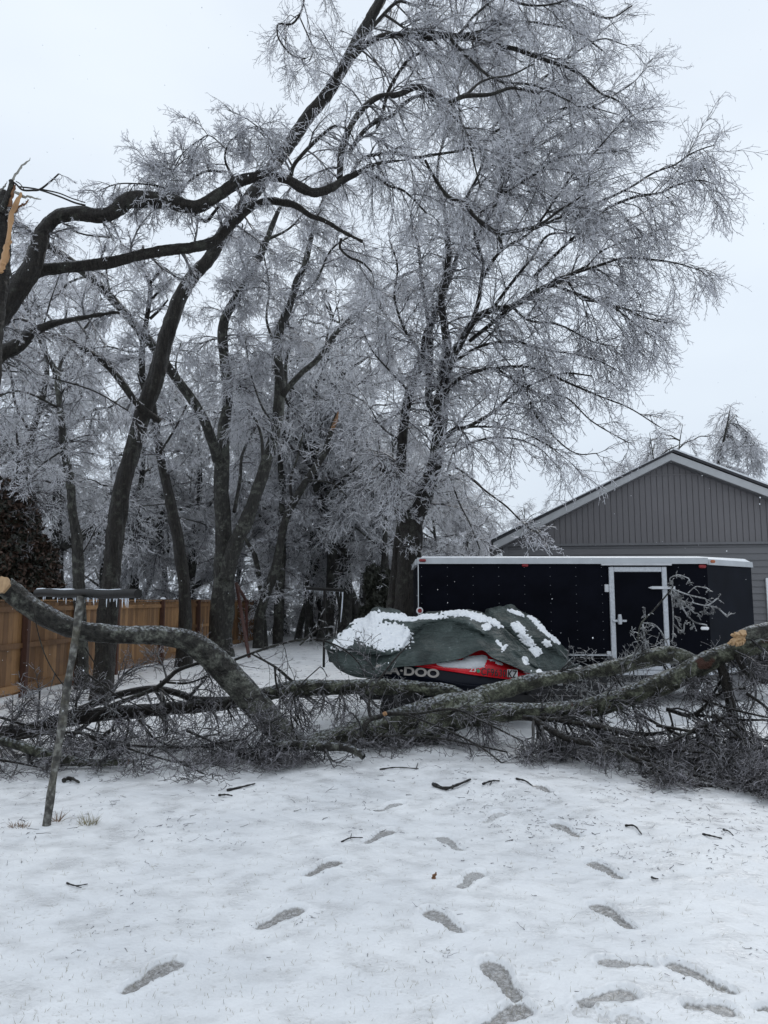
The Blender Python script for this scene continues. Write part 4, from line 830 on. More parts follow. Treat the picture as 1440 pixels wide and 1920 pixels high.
El = [TR([(530, 745), (536, 733), (563, 702), (598, 671), (633, 621), (672, 586), (711, 551), (750, 520), (800, 500)], [21.6, 20], [12, 11, 8, 4]), TR([(493, 862), (490, 819), (478, 785), (462, 764)], [21], [7, 3]), TR([(427, 733), (455, 725), (475, 740)], [22], [5, 3]), TR([(439, 960), (450, 900), (455, 850), (480, 800)], [22, 23], [8, 4]), TR([(517, 803), (490, 760), (470, 700), (460, 640)], [21.4, 21], [5, 2]), TR([(519, 655), (500, 600), (505, 540), (495, 480)], [21.4], [6, 3]), TR([(544, 570), (590, 530), (620, 470), (660, 440)], [21.2, 20], [6, 3]),
      TR([(467, 520), (450, 470), (455, 420)], [22], [6, 3]), TR([(500, 450), (540, 430), (570, 400)], [22, 21], [6, 3]), TR([(536, 733), (536, 680), (545, 640), (540, 600)], [22.5], [8, 4]), TR([(353, 740), (330, 690), (340, 640)], [20], [5, 2]), TR([(207, 557), (200, 500), (220, 460)], [17], [5, 2]), TR([(167, 517), (130, 530), (100, 560), (60, 580)], [16.5], [5, 2]), TR([(283, 643), (250, 660), (200, 650), (150, 660)], [19], [5, 2]), TR([(417, 633), (390, 640), (370, 660)], [22], [4, 2])]
tree('tree', 'large multi-stemmed grey tree dividing low at the end of the fence', 'tree', (E1[0][0][0], 22, 0), [E1, E2, E3], El, mats=('bark_grey', 'bark_grey'), seed=81, fo=dict(limbs=El + [E1, E2, E3], dens=4.2, L=(.8, 2.3), n=(10, 8, 3), droop=(.14, .20, .10), t0=.5, rt=.0078, L2=(.4, .9), L3=(.22, .62), L4=(.05, .12), rcap=.2))
# G broken top tree and neighbour
G1 = root_(TR([(484, 1208), (489, 1146), (517, 1064), (532, 986), (548, 947), (575, 901), (610, 846), (622, 803), (632, 775)], [26, 25.5], [20, 18, 17, 15, 15, 14, 13, 10, 6]))
gt = tree('tree', 'thin leaning tree snapped off with an orange torn tip', 'tree', (G1[0][0][0], 26, 0), [G1], [TR([(548, 947), (545, 900), (560, 850), (570, 800)], [26], [6, 3]), TR([(575, 901), (620, 905), (650, 930)], [25.5], [4, 2])], mats=('bark_grey', None), seed=91, fo=dict(limbs=[G1], dens=2.5, L=(.8, 2.), n=(7, 7, 3), droop=(.15, .16, .05), t0=.3, rt=.009, L3=(.15, .4)))
m2 = MB(); splinter(m2, [(622, 806), (629, 790), (634, 772)], [7, 8, 2], 25.3, .05); m2.build('splintered_tip', M['split_wood'], gt)
H1 = root_(TR([(521, 1208), (524, 1122), (528, 1040), (530, 928), (526, 850), (540, 780), (548, 700)], [28], [20, 18, 16, 14, 10, 7, 4]))
H2 = root_(TR([(497, 1212), (489, 1107), (478, 1044), (464, 1017), (450, 990)], [27], [12, 10, 9, 7, 4]))
# I the big tree behind the trailer
I1 = root_(TR([(763, 1168), (768, 1075), (770, 1016), (777, 970), (789, 946), (801, 918), (808, 892), (817, 864), (822, 829), (827, 794), (831, 747), (834, 700), (838, 650), (832, 600), (827, 560), (836, 520), (840, 480), (838, 433), (833, 393), (820, 350)], [15, 14.6], [56, 44, 40, 36, 34, 30, 28, 26, 25, 23, 20, 17, 15, 14, 13, 12, 10, 7, 3]), .9)
I2 = TR([(765, 1010), (747, 955), (742, 918), (745, 894), (752, 876), (754, 829), (759, 782), (768, 735), (780, 700), (793, 667), (800, 630), (812, 597), (828, 558), (847, 512), (860, 470), (880, 420)], [14.9, 15.2], [20, 22, 20, 18, 17, 17, 16, 15, 13, 11, 8, 3])
I3 = TR([(822, 829), (814, 790), (805, 750), (804, 720), (805, 690), (808, 640), (800, 580), (790, 520), (785, 460)], [14.9, 15.6], [14, 13, 12, 9, 5])
I4 = TR([(812, 800), (824, 741), (843, 683), (863, 644), (886, 605), (921, 582), (960, 574), (1010, 547), (1035, 535), (1060, 520), (1100, 500)], [14.7, 13.8], [18, 14, 14, 13, 11, 9, 6])
I5 = root_(TR([(735, 1170), (739, 1120), (745, 1051), (748, 1000), (752, 960)], [15.4], [28, 24, 20, 14, 6]), .9)
Il = [TR([(738, 905), (730, 892), (723, 885), (712, 879)], [14.9], [12, 7]), TR([(723, 885), (721, 872)], [14.9], [6, 2]), TR([(886, 605), (898, 560), (903, 520), (905, 490), (890, 440), (900, 400)], [14.4, 14], [9, 7, 4]),
      TR([(815, 850), (840, 815), (859, 803), (878, 800), (925, 772), (960, 741), (1010, 715), (1060, 700), (1110, 705)], [14.6, 13], [10, 8, 5, 3]), TR([(859, 803), (900, 800), (960, 805), (1020, 830), (1060, 860)], [14.4, 13], [5, 2]), TR([(850, 850), (900, 825), (960, 822), (1010, 840), (1050, 880)], [14.5, 13.2], [5, 2]),
      TR([(852, 875), (875, 890), (910, 920), (950, 950), (985, 985), (1010, 1000)], [14.5, 13], [4, 4, 2]), TR([(843, 890), (860, 940), (880, 980), (900, 1030)], [14.6, 13.4], [4, 2]), TR([(820, 760), (850, 720), (880, 700), (930, 690), (1000, 690), (1070, 720), (1130, 745), (1180, 765), (1236, 800)], [14.6, 12.4], [8, 6, 4, 2]),
      TR([(930, 690), (1000, 735), (1060, 745), (1110, 790), (1178, 830)], [13.8, 12.4], [5, 2]), TR([(843, 683), (900, 650), (960, 640), (1020, 655), (1080, 665), (1130, 680), (1165, 700)], [14.6, 13], [7, 4, 2]), TR([(1035, 535), (1080, 550), (1130, 570), (1170, 578), (1205, 594), (1250, 606)], [13.8, 12.5], [6, 4, 2]),
      TR([(1060, 520), (1090, 560), (1140, 570), (1200, 615), (1228, 632)], [13.5, 12.6], [5, 2]), TR([(1050, 521), (1125, 497), (1170, 484), (1226, 487), (1270, 494), (1310, 506)], [13.6, 12.4], [6, 4, 2]), TR([(880, 640), (930, 600), (980, 560), (1050, 521)], [14.5, 13.6], [8, 6]),
      TR([(937, 439), (1005, 424), (1050, 394), (1080, 375), (1099, 360), (1105, 330)], [12.6, 12], [8, 4, 2]), TR([(940, 470), (937, 439)], [12.8, 12.6], [7, 8]), TR([(905, 520), (940, 470), (1000, 430), (1069, 334), (1110, 292), (1155, 240), (1188, 205)], [14, 13], [7, 4, 2]), TR([(1000, 430), (1069, 400), (1120, 380), (1177, 354), (1226, 324), (1265, 309), (1292, 290), (1320, 278), (1340, 272)], [13.6, 12], [6, 4, 2]),
      TR([(1000, 520), (1060, 460), (1110, 416), (1140, 390), (1192, 369), (1237, 362), (1270, 347), (1310, 338), (1340, 345)], [13.8, 12], [7, 5, 2]), TR([(900, 400), (950, 360), (1005, 326), (1050, 296), (1147, 285), (1177, 281)], [14, 13.4], [5, 2]), TR([(900, 440), (930, 380), (960, 320), (1000, 260), (1050, 220), (1110, 200), (1180, 160), (1210, 130)], [14, 14.8], [8, 4, 2]),
      TR([(838, 433), (870, 380), (900, 320), (920, 250), (960, 200), (1010, 170), (1080, 150)], [14.6, 15.4], [8, 4, 2]), TR([(833, 393), (820, 330), (830, 270), (860, 220)], [14.6, 15], [7, 3]), TR([(785, 460), (770, 410), (780, 360)], [15.6], [5, 2]), TR([(880, 420), (900, 350), (940, 300), (950, 240)], [15.2, 16], [5, 2]),
      TR([(793, 667), (760, 620), (740, 560), (745, 500), (730, 450)], [15, 14.2], [7, 3]), TR([(768, 735), (735, 700), (700, 660), (680, 620)], [15, 14], [5, 2]), TR([(754, 829), (715, 800), (690, 760), (660, 740)], [15, 14.2], [4, 2]), TR([(752, 876), (725, 860), (700, 880)], [15, 14], [3, 2]), TR([(805, 690), (770, 640), (730, 600), (700, 560)], [15, 16.3], [6, 2]),
      TR([(960, 574), (990, 600), (1050, 610), (1110, 640), (1150, 650)], [14, 13], [6, 2]), TR([(921, 582), (960, 530), (1000, 480), (1030, 440), (1090, 440), (1150, 440), (1200, 420)], [14.2, 14.8], [7, 2]), TR([(1100, 500), (1130, 470), (1180, 450), (1230, 440)], [13.6, 13], [4, 2]), TR([(960, 200), (1040, 130), (1120, 75), (1175, 85)], [15, 14], [6, 2]), TR([(920, 250), (1010, 215), (1090, 200), (1160, 215)], [14.8, 13.6], [6, 2]), TR([(900, 320), (980, 290), (1060, 250), (1130, 255)], [14.5, 15.4], [6, 2]), TR([(830, 270), (850, 170), (890, 90), (930, 20)], [15.2, 16], [6, 2]), TR([(980, 690), (1000, 770), (1040, 820), (1080, 850), (1120, 850)], [13.6, 13], [4, 2])]
IL = {5, 6, 7, 8, 9, len(Il) - 1}
it = tree('tree', 'broad spreading ice-coated tree standing behind the left end of the black trailer', 'tree', (I1[0][0][0], 15, 0), [I1, I2, I3, I4, I5], Il, seed=101, mats=('bark', 'bark'),
     fo=dict(limbs=[l_ for i, l_ in enumerate(Il) if i not in IL] + [I2, I3, I4, I1], dens=5.2, L=(.7, 2.1), n=(11, 8, 3), fwd=.9, droop=(.08, .13, .06), bias=(.15, 0, -.08), t0=.1, rt=.0060, rcap=.19, L2=(.4, 1.15), L3=(.16, .50), L4=(.04, .1)))
foliage([Il[i] for i in IL], it, dens=3.4, L=(.4, 1.1), n=(7, 7, 3), droop=(.04, .05, .03), fwd=1.4, seed=109, rt=.0056, t0=.1)
# icy shoots clinging round its trunk
foliage([TR([(800, 930), (830, 850), (850, 780), (840, 700)], [14.2], [4, 3]), TR([(745, 1060), (760, 980), (770, 940)], [14.6], [3, 3])], it, dens=9, L=(.2, .55), n=(5, 5, 4), seed=103, rt=.005, L2=(.12, .3), L3=(.08, .16))

# ------------------------------------------------------------------ woods: prototypes, then copies
def proc_tree(seed, H, name, label, group, r0=.16, dens=2.1, cat='tree', rt=.010, nn=(10, 9, 2), droop=(.14, .18, .06)):
    rg4 = np.random.default_rng(seed); root = tag(empty(name), label, cat, group)
    K = 12; t_ = np.linspace(0, 1, K); wx, wy = rg4.normal(size=2) * .9
    p = np.column_stack([np.sin(t_ * 2.2) * wx + .15 * np.sin(t_ * 9 + wx), np.sin(t_ * 2.5) * wy, -0.3 + t_ * (H * .85)]); r = r0 * (1 - .97 * t_) + .006; r[0] *= 1.35
    tk = (catmull(p, 30), np.interp(np.linspace(0, 1, 30), t_, r)); lm = []
    for i in range(15):
        f = rg4.uniform(.28, .99); q = tk[0][int(f * 29)]; a_ = rg4.uniform(0, 6.28); L_ = H * rg4.uniform(.2, .42) * (1.15 - f * .6); up = rg4.uniform(.5, 1.2)
        s_ = np.linspace(0, 1, 7)[:, None]; dr = np.array([math.cos(a_), math.sin(a_), up]); dr /= np.linalg.norm(dr)
        pts = q + dr * s_ * L_ + np.array([0, 0, -1]) * (s_ ** 2) * L_ * rg4.uniform(.15, .5) + rg4.normal(size=(7, 3)) * .08 * s_
        lm.append((catmull(pts, 20), np.linspace(r0 * .4 * (1.1 - f * .6), .012, 20)))
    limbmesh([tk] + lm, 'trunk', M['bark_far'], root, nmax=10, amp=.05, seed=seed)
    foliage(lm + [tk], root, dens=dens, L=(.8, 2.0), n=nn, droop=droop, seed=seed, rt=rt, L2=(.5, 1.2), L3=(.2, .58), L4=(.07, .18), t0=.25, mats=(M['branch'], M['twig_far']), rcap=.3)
    return root
def dup(root, loc, rz, s, label=None, group=None):
    r = root.copy(); COL.objects.link(r); r.location = loc; r.rotation_euler = (0, 0, rz); r.scale = (s, s, s)
    if label: r['label'] = label
    if group: r['group'] = group
    for c in root.children:
        k = c.copy(); COL.objects.link(k); k.parent = r
        for c3 in c.children:
            k3 = c3.copy(); COL.objects.link(k3); k3.parent = k
    return r
WG = 'frosted trees of the woods behind the yard'; WL = 'frosted bare tree among the many in the woods behind the yard'
protos = [proc_tree(200, 11, 'woodland_tree', WL, WG, .17), proc_tree(207, 9, 'woodland_tree', WL, WG, .13), proc_tree(215, 12.5, 'woodland_tree', WL, WG, .2)]
rg5 = np.random.default_rng(77)
spots = [(130, 27, 1, 1.45), (30, 24, 0, 1.0), (240, 29, 2, 1.1), (350, 30, 0, 1.35), (475, 31, 1, 1.75), (600, 30, 0, 1.6), (700, 30, 1, 1.8), (660, 33, 2, 1.5), (-60, 24, 0, 1.0), (20, 27, 1, 1.05), (95, 31, 2, .85), (180, 33, 0, .95), (235, 29, 1, 1.0), (300, 36, 2, .95), (370, 33, 0, .95), (560, 30, 1, 1.15), (590, 33, 0, 1.1), (640, 29, 2, .95), (668, 35, 0, 1.1), (700, 31, 1, 1.2),
         (610, 38, 2, 1.0), (720, 27, 0, .95), (540, 36, 2, 1.0), (450, 36, 0, 1.05), (650, 42, 1, 1.2), (820, 30, 2, .72), (880, 33, 0, .75), (930, 37, 1, .9), (850, 40, 2, .75), (980, 40, 0, .8), (1040, 44, 1, .95), (1090, 46, 2, .72), (500, 42, 2, 1.05), (130, 40, 1, 1.2), (30, 38, 0, 1.1), (260, 42, 1, 1.2), (760, 38, 1, 1.1), (-120, 30, 2, 1.0), (1140, 50, 1, .95), (400, 45, 1, 1.3), (575, 46, 0, 1.2)]
for k, (px_, d_, w_, s_) in enumerate(spots):
    x_ = (px_ - 720) / F * d_; loc = (x_, d_, float(gz(x_, d_)))
    if k in (0, 1, 2): o = protos[[0, 1, 2][k]]; o.location = loc; o.rotation_euler = (0, 0, rg5.uniform(0, 6.28)); o.scale = (s_,) * 3
    else: o = dup(protos[w_], loc, rg5.uniform(0, 6.28), s_ * rg5.uniform(.93, 1.07))
# extra slim trunks with tangles (H1, H2)
for nm, tk, lb in (('tree', H1, 'upright trunk beside the snapped one, right of the fence end'), ('tree', H2, 'slender curved trunk right of the rusty swing frame')):
    tree(nm, lb, 'tree', (tk[0][0][0], tk[0][0][1], 0), [tk], [], mats=('bark_grey', None), seed=int(tk[0][0][1]), fo=dict(limbs=[tk], dens=2.2, L=(.8, 2.), n=(7, 7, 3), droop=(.15, .16, .05), t0=.35, rt=.009, L3=(.15, .4)))
for (px_, top, w_, d_, lb) in ((577, 1050, 12, 30, 'left'), (640, 1040, 14, 29, 'm'), (655, 1010, 16, 30, 'r'), (690, 1040, 15, 28, 'q'), (715, 1060, 14, 27, 's'), (600, 1030, 12, 33, 't')):
    tk = root_(TR([(px_, 1200), (px_ + 2, 1150), (px_ - 3, 1100), (px_ + 4, top), (px_ + 8, top - 120), (px_ - 6, top - 240)], [d_], [w_ + 4, w_, w_ - 1, w_ - 4, 5, 3]))
    tree('tree', 'plain dark trunk among those between the swing frame and the covered watercraft', 'tree', (tk[0][0][0], d_, 0), [tk], [], mats=('bark_far', None), seed=px_, group='dark trunks at the wood edge', fo=dict(limbs=[tk], dens=2.0, L=(.8, 2.), n=(7, 7, 3), droop=(.15, .16, .05), t0=.3, rt=.010, L3=(.15, .4)))
# trees beyond the garage
wp = proc_tree(231, 9.0, 'weeping_tree', 'weeping ice-laden tree at the right edge above the garage roof', None, .18, dens=3.6, rt=.010, nn=(14, 12, 3), droop=(.3, .35, .12))
wp.location = ((1445 - 720) / F * 30, 30, 0); wp.scale = (1.38,) * 3
for k, (px_, d_, s_, lb) in enumerate(((1215, 34, .86, 'small frosted tree top left of the garage peak'), (1310, 35, .93, 'frosted rounded tree top just right of the garage peak'), (1370, 40, .86, 'frosted tree top low behind the right roof slope'))):
    dup(protos[k % 2], ((px_ - 720) / F * d_, d_, 0), 1.7 * k + 1, s_ * (1.2, 1.5, 1.15)[k], lb, 'trees beyond the garage')
# thicket
rg6 = np.random.default_rng(9)
def thicket(name, label, xr_, yr_, n, H, seed, mats, rt=.011, nn=(7, 6, 3)):
    st_ = []
    for i in range(n):
        y_ = rg6.uniform(*yr_); px_ = rg6.uniform(*xr_); x_ = (px_ - 720) / F * y_; h_ = rg6.uniform(*H); ln = rg6.normal(size=2) * .35
        s_ = np.linspace(0, 1, 8)[:, None]; pts = np.array([x_, y_, -.1]) + s_ * np.array([ln[0] * h_ * .5, ln[1] * h_ * .5, h_]) + (s_ ** 2.5) * np.array([ln[0] * h_, ln[1] * h_, -.5 * h_])
        st_.append((catmull(pts, 12), np.linspace(.022, .007, 12)))
    root = tag(empty(name, ((np.mean(xr_) - 720) / F * np.mean(yr_), np.mean(yr_), 0)), label, kind='stuff')
    limbmesh(st_, 'stems', M['bark_far'], root, nmax=6)
    foliage(st_, root, dens=2.8, L=(.5, 1.4), n=nn, droop=(.08, .1, .04), seed=seed, rt=rt, L2=(.3, .7), L3=(.12, .35), L4=(.05, .13), t0=.05, mats=mats)
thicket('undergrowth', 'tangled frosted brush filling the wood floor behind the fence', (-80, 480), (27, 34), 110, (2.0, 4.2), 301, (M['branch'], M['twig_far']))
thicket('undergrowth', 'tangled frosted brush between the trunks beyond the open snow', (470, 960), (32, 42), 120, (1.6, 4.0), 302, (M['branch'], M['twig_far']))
# leafy dark masses
def leafy(name, label, blobs, n, seed, mt, size=(.03, .07)):
    rg7 = np.random.default_rng(seed); Vv = []; 
    for (px_, py_, rx_, ry_, d_, dd_) in blobs:
        c = P(px_, py_, d_); k = int(n * rx_ * ry_ / 2500)
        u = nrm(rg7.normal(size=(k, 3))) * (rg7.uniform(.35, 1.12, (k, 1))) ** .7; cl = np.sin(u[:, :1] * 9 + seed) * np.sin(u[:, 2:] * 8 + 1) * .12
        q = c + u * (1 + cl) * np.array([rx_ * d_ / F, dd_, ry_ * d_ / F]); a_ = nrm(rg7.normal(size=(k, 3))); b3 = nrm(np.cross(a_, rg7.normal(size=(k, 3)))); s_ = rg7.uniform(*size, (k, 1))
        Vv.append(np.stack([q - a_ * s_, q + b3 * s_ * .5, q + a_ * s_, q - b3 * s_ * .5], 1).reshape(-1, 3))
    Vv = np.vstack(Vv); return Vv, np.arange(len(Vv)).reshape(-1, 4)
iv = tag(empty('ivy_covered_tree', (P(30, 1100, 15.3)[0], 15.3, 0)), 'dark mass of withered brown leaves beyond the fence at the left edge', 'tree')
bl = [(5, 985, 50, 62, 15.3, 1.1), (48, 1062, 42, 62, 15.2, 1.0), (-10, 1080, 70, 80, 15.3, 1.2), (75, 1120, 30, 50, 15.0, .8), (8, 935, 40, 36, 15.4, .9), (60, 1150, 60, 50, 15.2, 1)]
V_, Q_ = leafy('leaves', '', bl, 6500, 5, None); link('brown_leaves', npmesh('brown_leaves', V_, Q_, False), M['leaf_brown'], iv)
V_, Q_ = leafy('leaves', '', bl, 5500, 6, None); link('dark_leaves', npmesh('dark_leaves', V_, Q_, False), M['leaf_green'], iv)
tk = root_(TR([(30, 1330), (28, 1100), (20, 950), (35, 880), (30, 800)], [15.4], [30, 24, 16, 8, 3])); limbmesh([tk], 'trunk', M['bark'], iv)
foliage([TR([(20, 1120), (40, 1050), (60, 960), (70, 900)], [14.9], [5, 4]), TR([(-10, 1100), (0, 1000), (20, 900)], [14.9], [5, 4]), tk], iv, dens=4, L=(.4, 1.0), n=(5, 5, 3), seed=62, rt=.007, t0=.1, mats=(M['branch_dark'], M['twig_dark']))
cd = tag(empty('evergreen', (P(715, 1150, 26)[0], 26, 0)), 'dark evergreen shrub showing between trunks left of the trailer', 'evergreen')
bl = [(712, 1140, 26, 50, 26, .8), (725, 1110, 22, 40, 26, .7), (700, 1090, 18, 30, 26, .6), (690, 1165, 20, 30, 26, .7)]
V_, Q_ = leafy('leaves', '', bl, 14000, 8, None, (.04, .09)); link('foliage', npmesh('foliage', V_, Q_, False), M['leaf_green'], cd)
tk = root_(TR([(712, 1190), (712, 1100), (708, 1060)], [26], [10, 4])); limbmesh([tk], 'trunk', M['bark'], cd)

# ------------------------------------------------------------------ fallen limbs across the yard
def fallen(name, label, cat, limbs, mt='bark_log', sub=None, seed=1, amp=.05, fo=None, cuts=()):
    root = tag(empty(name, (float(limbs[0][0][:, 0].mean()), float(limbs[0][0][:, 1].mean()), 0)), label, cat)
    for i, l_ in enumerate(limbs): limbmesh([l_], 'limb', M[mt], root, nmax=24, amp=amp, seed=seed + i, fine=.009)
    for i, l_ in enumerate(sub or []): limbmesh([l_], 'side_branch', M['bark'], root, nmax=8, amp=.05, seed=seed + 5 + i)
    for (p, r, m3, nz_) in cuts:
        mb = MB(); n = 18; nn = nrm(np.array(nz_, float)); a_ = nrm(np.cross(nn, [0, 0, 1.])); b3 = np.cross(nn, a_); vs = [p + nn * .006 * 1.5]
        for k in range(n): rr_ = r * (1 + .08 * math.sin(k * 2.3)); vs.append(p + rr_ * (math.cos(k * 6.283 / n) * a_ + math.sin(k * 6.283 / n) * b3))
        for k in range(n): rr_ = r * (1 + .08 * math.sin(k * 2.3)); vs.append(p - nn * .03 + rr_ * (math.cos(k * 6.283 / n) * a_ + math.sin(k * 6.283 / n) * b3))
        mb.add(vs, [(0, 1 + k, 1 + (k + 1) % n) for k in range(n)] + [(1 + k, 1 + n + k, 1 + n + (k + 1) % n, 1 + (k + 1) % n) for k in range(n)]); mb.build('cut_face', M[m3], root, True)
    for i, f in enumerate(fo or []): foliage(parent=root, seed=seed + 10 + i, **f)
    return root
DK = (M['branch_dark'], M['twig_dark'])
def brush(limbs, dens=3, L=(.4, 1.1), n=(8, 7, 2), rt=.0034, bias=(0, 0, -.1), droop=(.08, .06, .02), t0=0., mats=DK, **k):
    return dict(limbs=limbs, dens=dens, L=L, n=n, rt=rt, bias=bias, droop=droop, ground=True, L2=(.25, .6), L3=(.08, .26), L4=(.025, .07), t0=t0, mats=mats, rcap=.4, **k)
F1 = TR([(6, 1098), (30, 1117), (60, 1140), (110, 1168), (160, 1183), (220, 1190), (300, 1192), (355, 1203), (400, 1237), (440, 1278), (480, 1322), (530, 1378), (562, 1402)], [7.3, 7.6, 7.9, 8.1, 8.15], [36, 39, 40, 38, 34, 33, 34, 39, 46, 48, 49, 47, 42])
F1s = [TR([(60, 1130), (75, 1200), (95, 1250), (130, 1300)], [7.3], [2, 2]), TR([(160, 1215), (180, 1250), (190, 1290)], [7.8], [2.5, 2]), TR([(165, 1265), (200, 1290), (230, 1310), (300, 1340)], [7.7], [4, 2])]
nrm1 = nrm(P(0, 1096, 7.25) - P(30, 1117, 7.4)) + np.array([.25, -.9, .1])
fallen('fallen_limb', 'thick arched grey limb with a sawn pale end, curving down from the left edge', 'tree limb', [F1], seed=401, sub=F1s, amp=.035,
       fo=[brush(F1s, dens=3, L=(.15, .5), n=(4, 4, 3), mats=(M['branch_dark'], M['twig_silver'])), brush([TR([(400, 1420), (480, 1400), (560, 1410)], [7.7], [6, 8])], dens=24, L=(.4, 1.2), n=(9, 9, 2), bias=(0, -.3, -.5))],
       cuts=[(P(1, 1096, 7.2), .085, 'cut_wood', nrm1)])
F2 = TR([(545, 1408), (600, 1398), (660, 1384), (720, 1372), (780, 1355), (840, 1337), (880, 1328), (905, 1320)], [8.2, 8.3, 8.4], [36, 46, 58, 66, 68, 66, 58, 44])
F2a = TR([(860, 1322), (900, 1308), (930, 1298), (1000, 1278), (1080, 1264), (1150, 1252), (1200, 1238), (1250, 1228), (1290, 1234), (1330, 1250)], [8.5, 8.9], [40, 37, 32, 27, 23, 25, 29, 31, 23, 8])
F2b = TR([(870, 1338), (910, 1340), (960, 1335), (1030, 1334), (1100, 1326), (1170, 1308), (1230, 1288), (1280, 1264), (1330, 1238), (1380, 1218), (1440, 1207), (1520, 1195)], [8.35, 8.1, 7.9], [44, 40, 33, 31, 33, 36, 38, 38, 36, 31, 29, 26])
F2s = [TR([(1000, 1348), (1060, 1383), (1130, 1400), (1200, 1428), (1260, 1456), (1350, 1482), (1460, 1503)], [8.0, 7.0, 6.6], [12, 11, 10, 9, 7]), TR([(1020, 1340), (1120, 1362), (1200, 1376), (1245, 1374)], [8.1, 7.9], [10, 8, 6]), TR([(980, 1345), (1060, 1352), (1150, 1370), (1240, 1400), (1320, 1430)], [8.1, 7.4], [9, 6]),
       TR([(1350, 1240), (1362, 1285), (1372, 1330), (1376, 1360)], [8.0, 7.9], [16, 18, 16, 14]), TR([(1380, 1225), (1400, 1260), (1440, 1280), (1500, 1290)], [7.9], [14, 12, 10]), TR([(1400, 1300), (1440, 1330), (1470, 1380)], [7.7], [6, 4]), TR([(1370, 1340), (1300, 1370), (1240, 1400), (1180, 1410)], [7.8, 7.4], [8, 4]), TR([(1376, 1350), (1420, 1400), (1470, 1430)], [7.8, 7.2], [8, 4]),
       TR([(1250, 1330), (1300, 1340), (1350, 1300), (1400, 1290)], [8.1], [8, 5]), TR([(1180, 1400), (1280, 1440), (1380, 1450), (1480, 1460)], [7.4, 6.9], [6, 5])]
fb = [TR([(x0, y0), ((x0 + x1) / 2, (y0 + y1) / 2 + 4), (x1, y1)], [d0, d1], [6, 3]) for x0, y0, x1, y1, d0, d1 in ((1100, 1385, 1440, 1420, 7.6, 7.2), (1150, 1410, 1440, 1470, 7.3, 6.8), (1230, 1360, 1460, 1390, 7.8, 7.4), (1280, 1300, 1460, 1350, 8, 7.6), (1300, 1440, 1470, 1490, 7, 6.7), (1200, 1340, 1330, 1400, 8, 7.5), (1340, 1340, 1460, 1440, 7.6, 7.0), (1340, 1470, 1480, 1512, 6.7, 6.4), (1290, 1450, 1450, 1480, 6.9, 6.6), (1300, 1340, 1460, 1350, 8.2, 7.9), (1330, 1400, 1480, 1500, 7.2, 6.5))]
fallen('fallen_tree', 'thick lichen-spotted forked trunk lying across the snow in front of the watercraft and trailer', 'fallen tree', [F2, F2a, F2b], mt='bark_moss', seed=411, sub=F2s + fb, amp=.045,
       fo=[brush(fb + F2s, dens=7.5, L=(.4, 1.0), n=(9, 9, 2), rt=.0036, bias=(0, 0, -.7), droop=(.14, .08, .02)), brush([F2a], dens=9, L=(.2, .6), n=(6, 6, 3), t0=.3, rt=.0036, bias=(0, 0, -.5), mats=(M['branch_dark'], M['twig_silver'])), brush([F2], dens=12, L=(.4, 1.1), n=(9, 8, 2), bias=(.3, -.8, -1.0), t0=.1), brush([F2b], dens=7, L=(.3, .9), n=(10, 9, 2), bias=(0, 0, -1.), t0=.15)])
lb_ = [c for c in bpy.data.objects['fallen_tree'].children if c.name.startswith('limb')][2].data
co_ = np.zeros(len(lb_.vertices) * 3, np.float32); lb_.vertices.foreach_get('co', co_); co_ = co_.reshape(-1, 3); br_ = np.zeros(len(co_))
for px_, py_, rr_ in ((1300, 1262, .075), (1318, 1252, .07), (1336, 1240, .075), (1348, 1232, .05)):
    c_ = P(px_, py_, 7.85); br_ = np.maximum(br_, 1.2 - np.linalg.norm(co_ - c_, axis=1) / rr_ * .75)
br_ = np.clip(br_ + 1.1 * vnoise(co_ * 16), 0, 1); at_ = lb_.attributes.new('bare', 'FLOAT', 'POINT'); at_.data.foreach_set('value', br_.astype(np.float32))
F10 = TR([(1383, 1196), (1400, 1188), (1425, 1183), (1470, 1178), (1530, 1170)], [7.7], [22, 24, 26, 28, 28])
fallen('broken_branch', 'stubby broken branch with a torn yellow end resting on the trunk at the right edge', 'branch', [F10], mt='bark_log', seed=421, fo=[brush([F10], dens=6, L=(.2, .5), n=(4, 4, 3), bias=(0, 0, -.3), mats=(M['branch_dark'], M['twig_silver']))])
F3 = TR([(485, 1303), (560, 1291), (650, 1288), (750, 1289), (830, 1294), (868, 1306), (890, 1318)], [8.9, 8.8, 8.6], [22, 28, 28, 28, 24, 20, 12])
F3s = [TR([(440, 1237), (500, 1215), (560, 1200), (600, 1200), (640, 1215), (670, 1240), (690, 1275)], [8.9], [5, 4, 3, 2]), TR([(470, 1225), (515, 1250), (545, 1275), (565, 1292)], [8.9], [3, 5, 7]), TR([(515, 1252), (520, 1290), (540, 1330), (560, 1360)], [8.6], [4, 3]), TR([(562, 1210), (590, 1185), (608, 1165)], [8.9], [3, 2])]
fallen('fallen_log', 'straight mossy log lying directly in front of the covered watercraft', 'log', [F3], mt='bark_moss', seed=431, sub=F3s, amp=.05, fo=[brush(F3s, dens=5, L=(.15, .45), n=(4, 4, 3), bias=(0, 0, -.4), rt=.0042, mats=(M['branch_dark'], M['twig_silver'])), brush([F3], dens=8, L=(.3, .7), n=(7, 6, 2), bias=(0, -.3, -1.))])
F4 = TR([(-60, 1385), (0, 1376), (60, 1369), (120, 1352), (200, 1338), (300, 1330), (400, 1322), (455, 1312), (500, 1300)], [8.0, 8.3, 8.6], [24, 26, 26, 24, 24, 24, 20, 14])
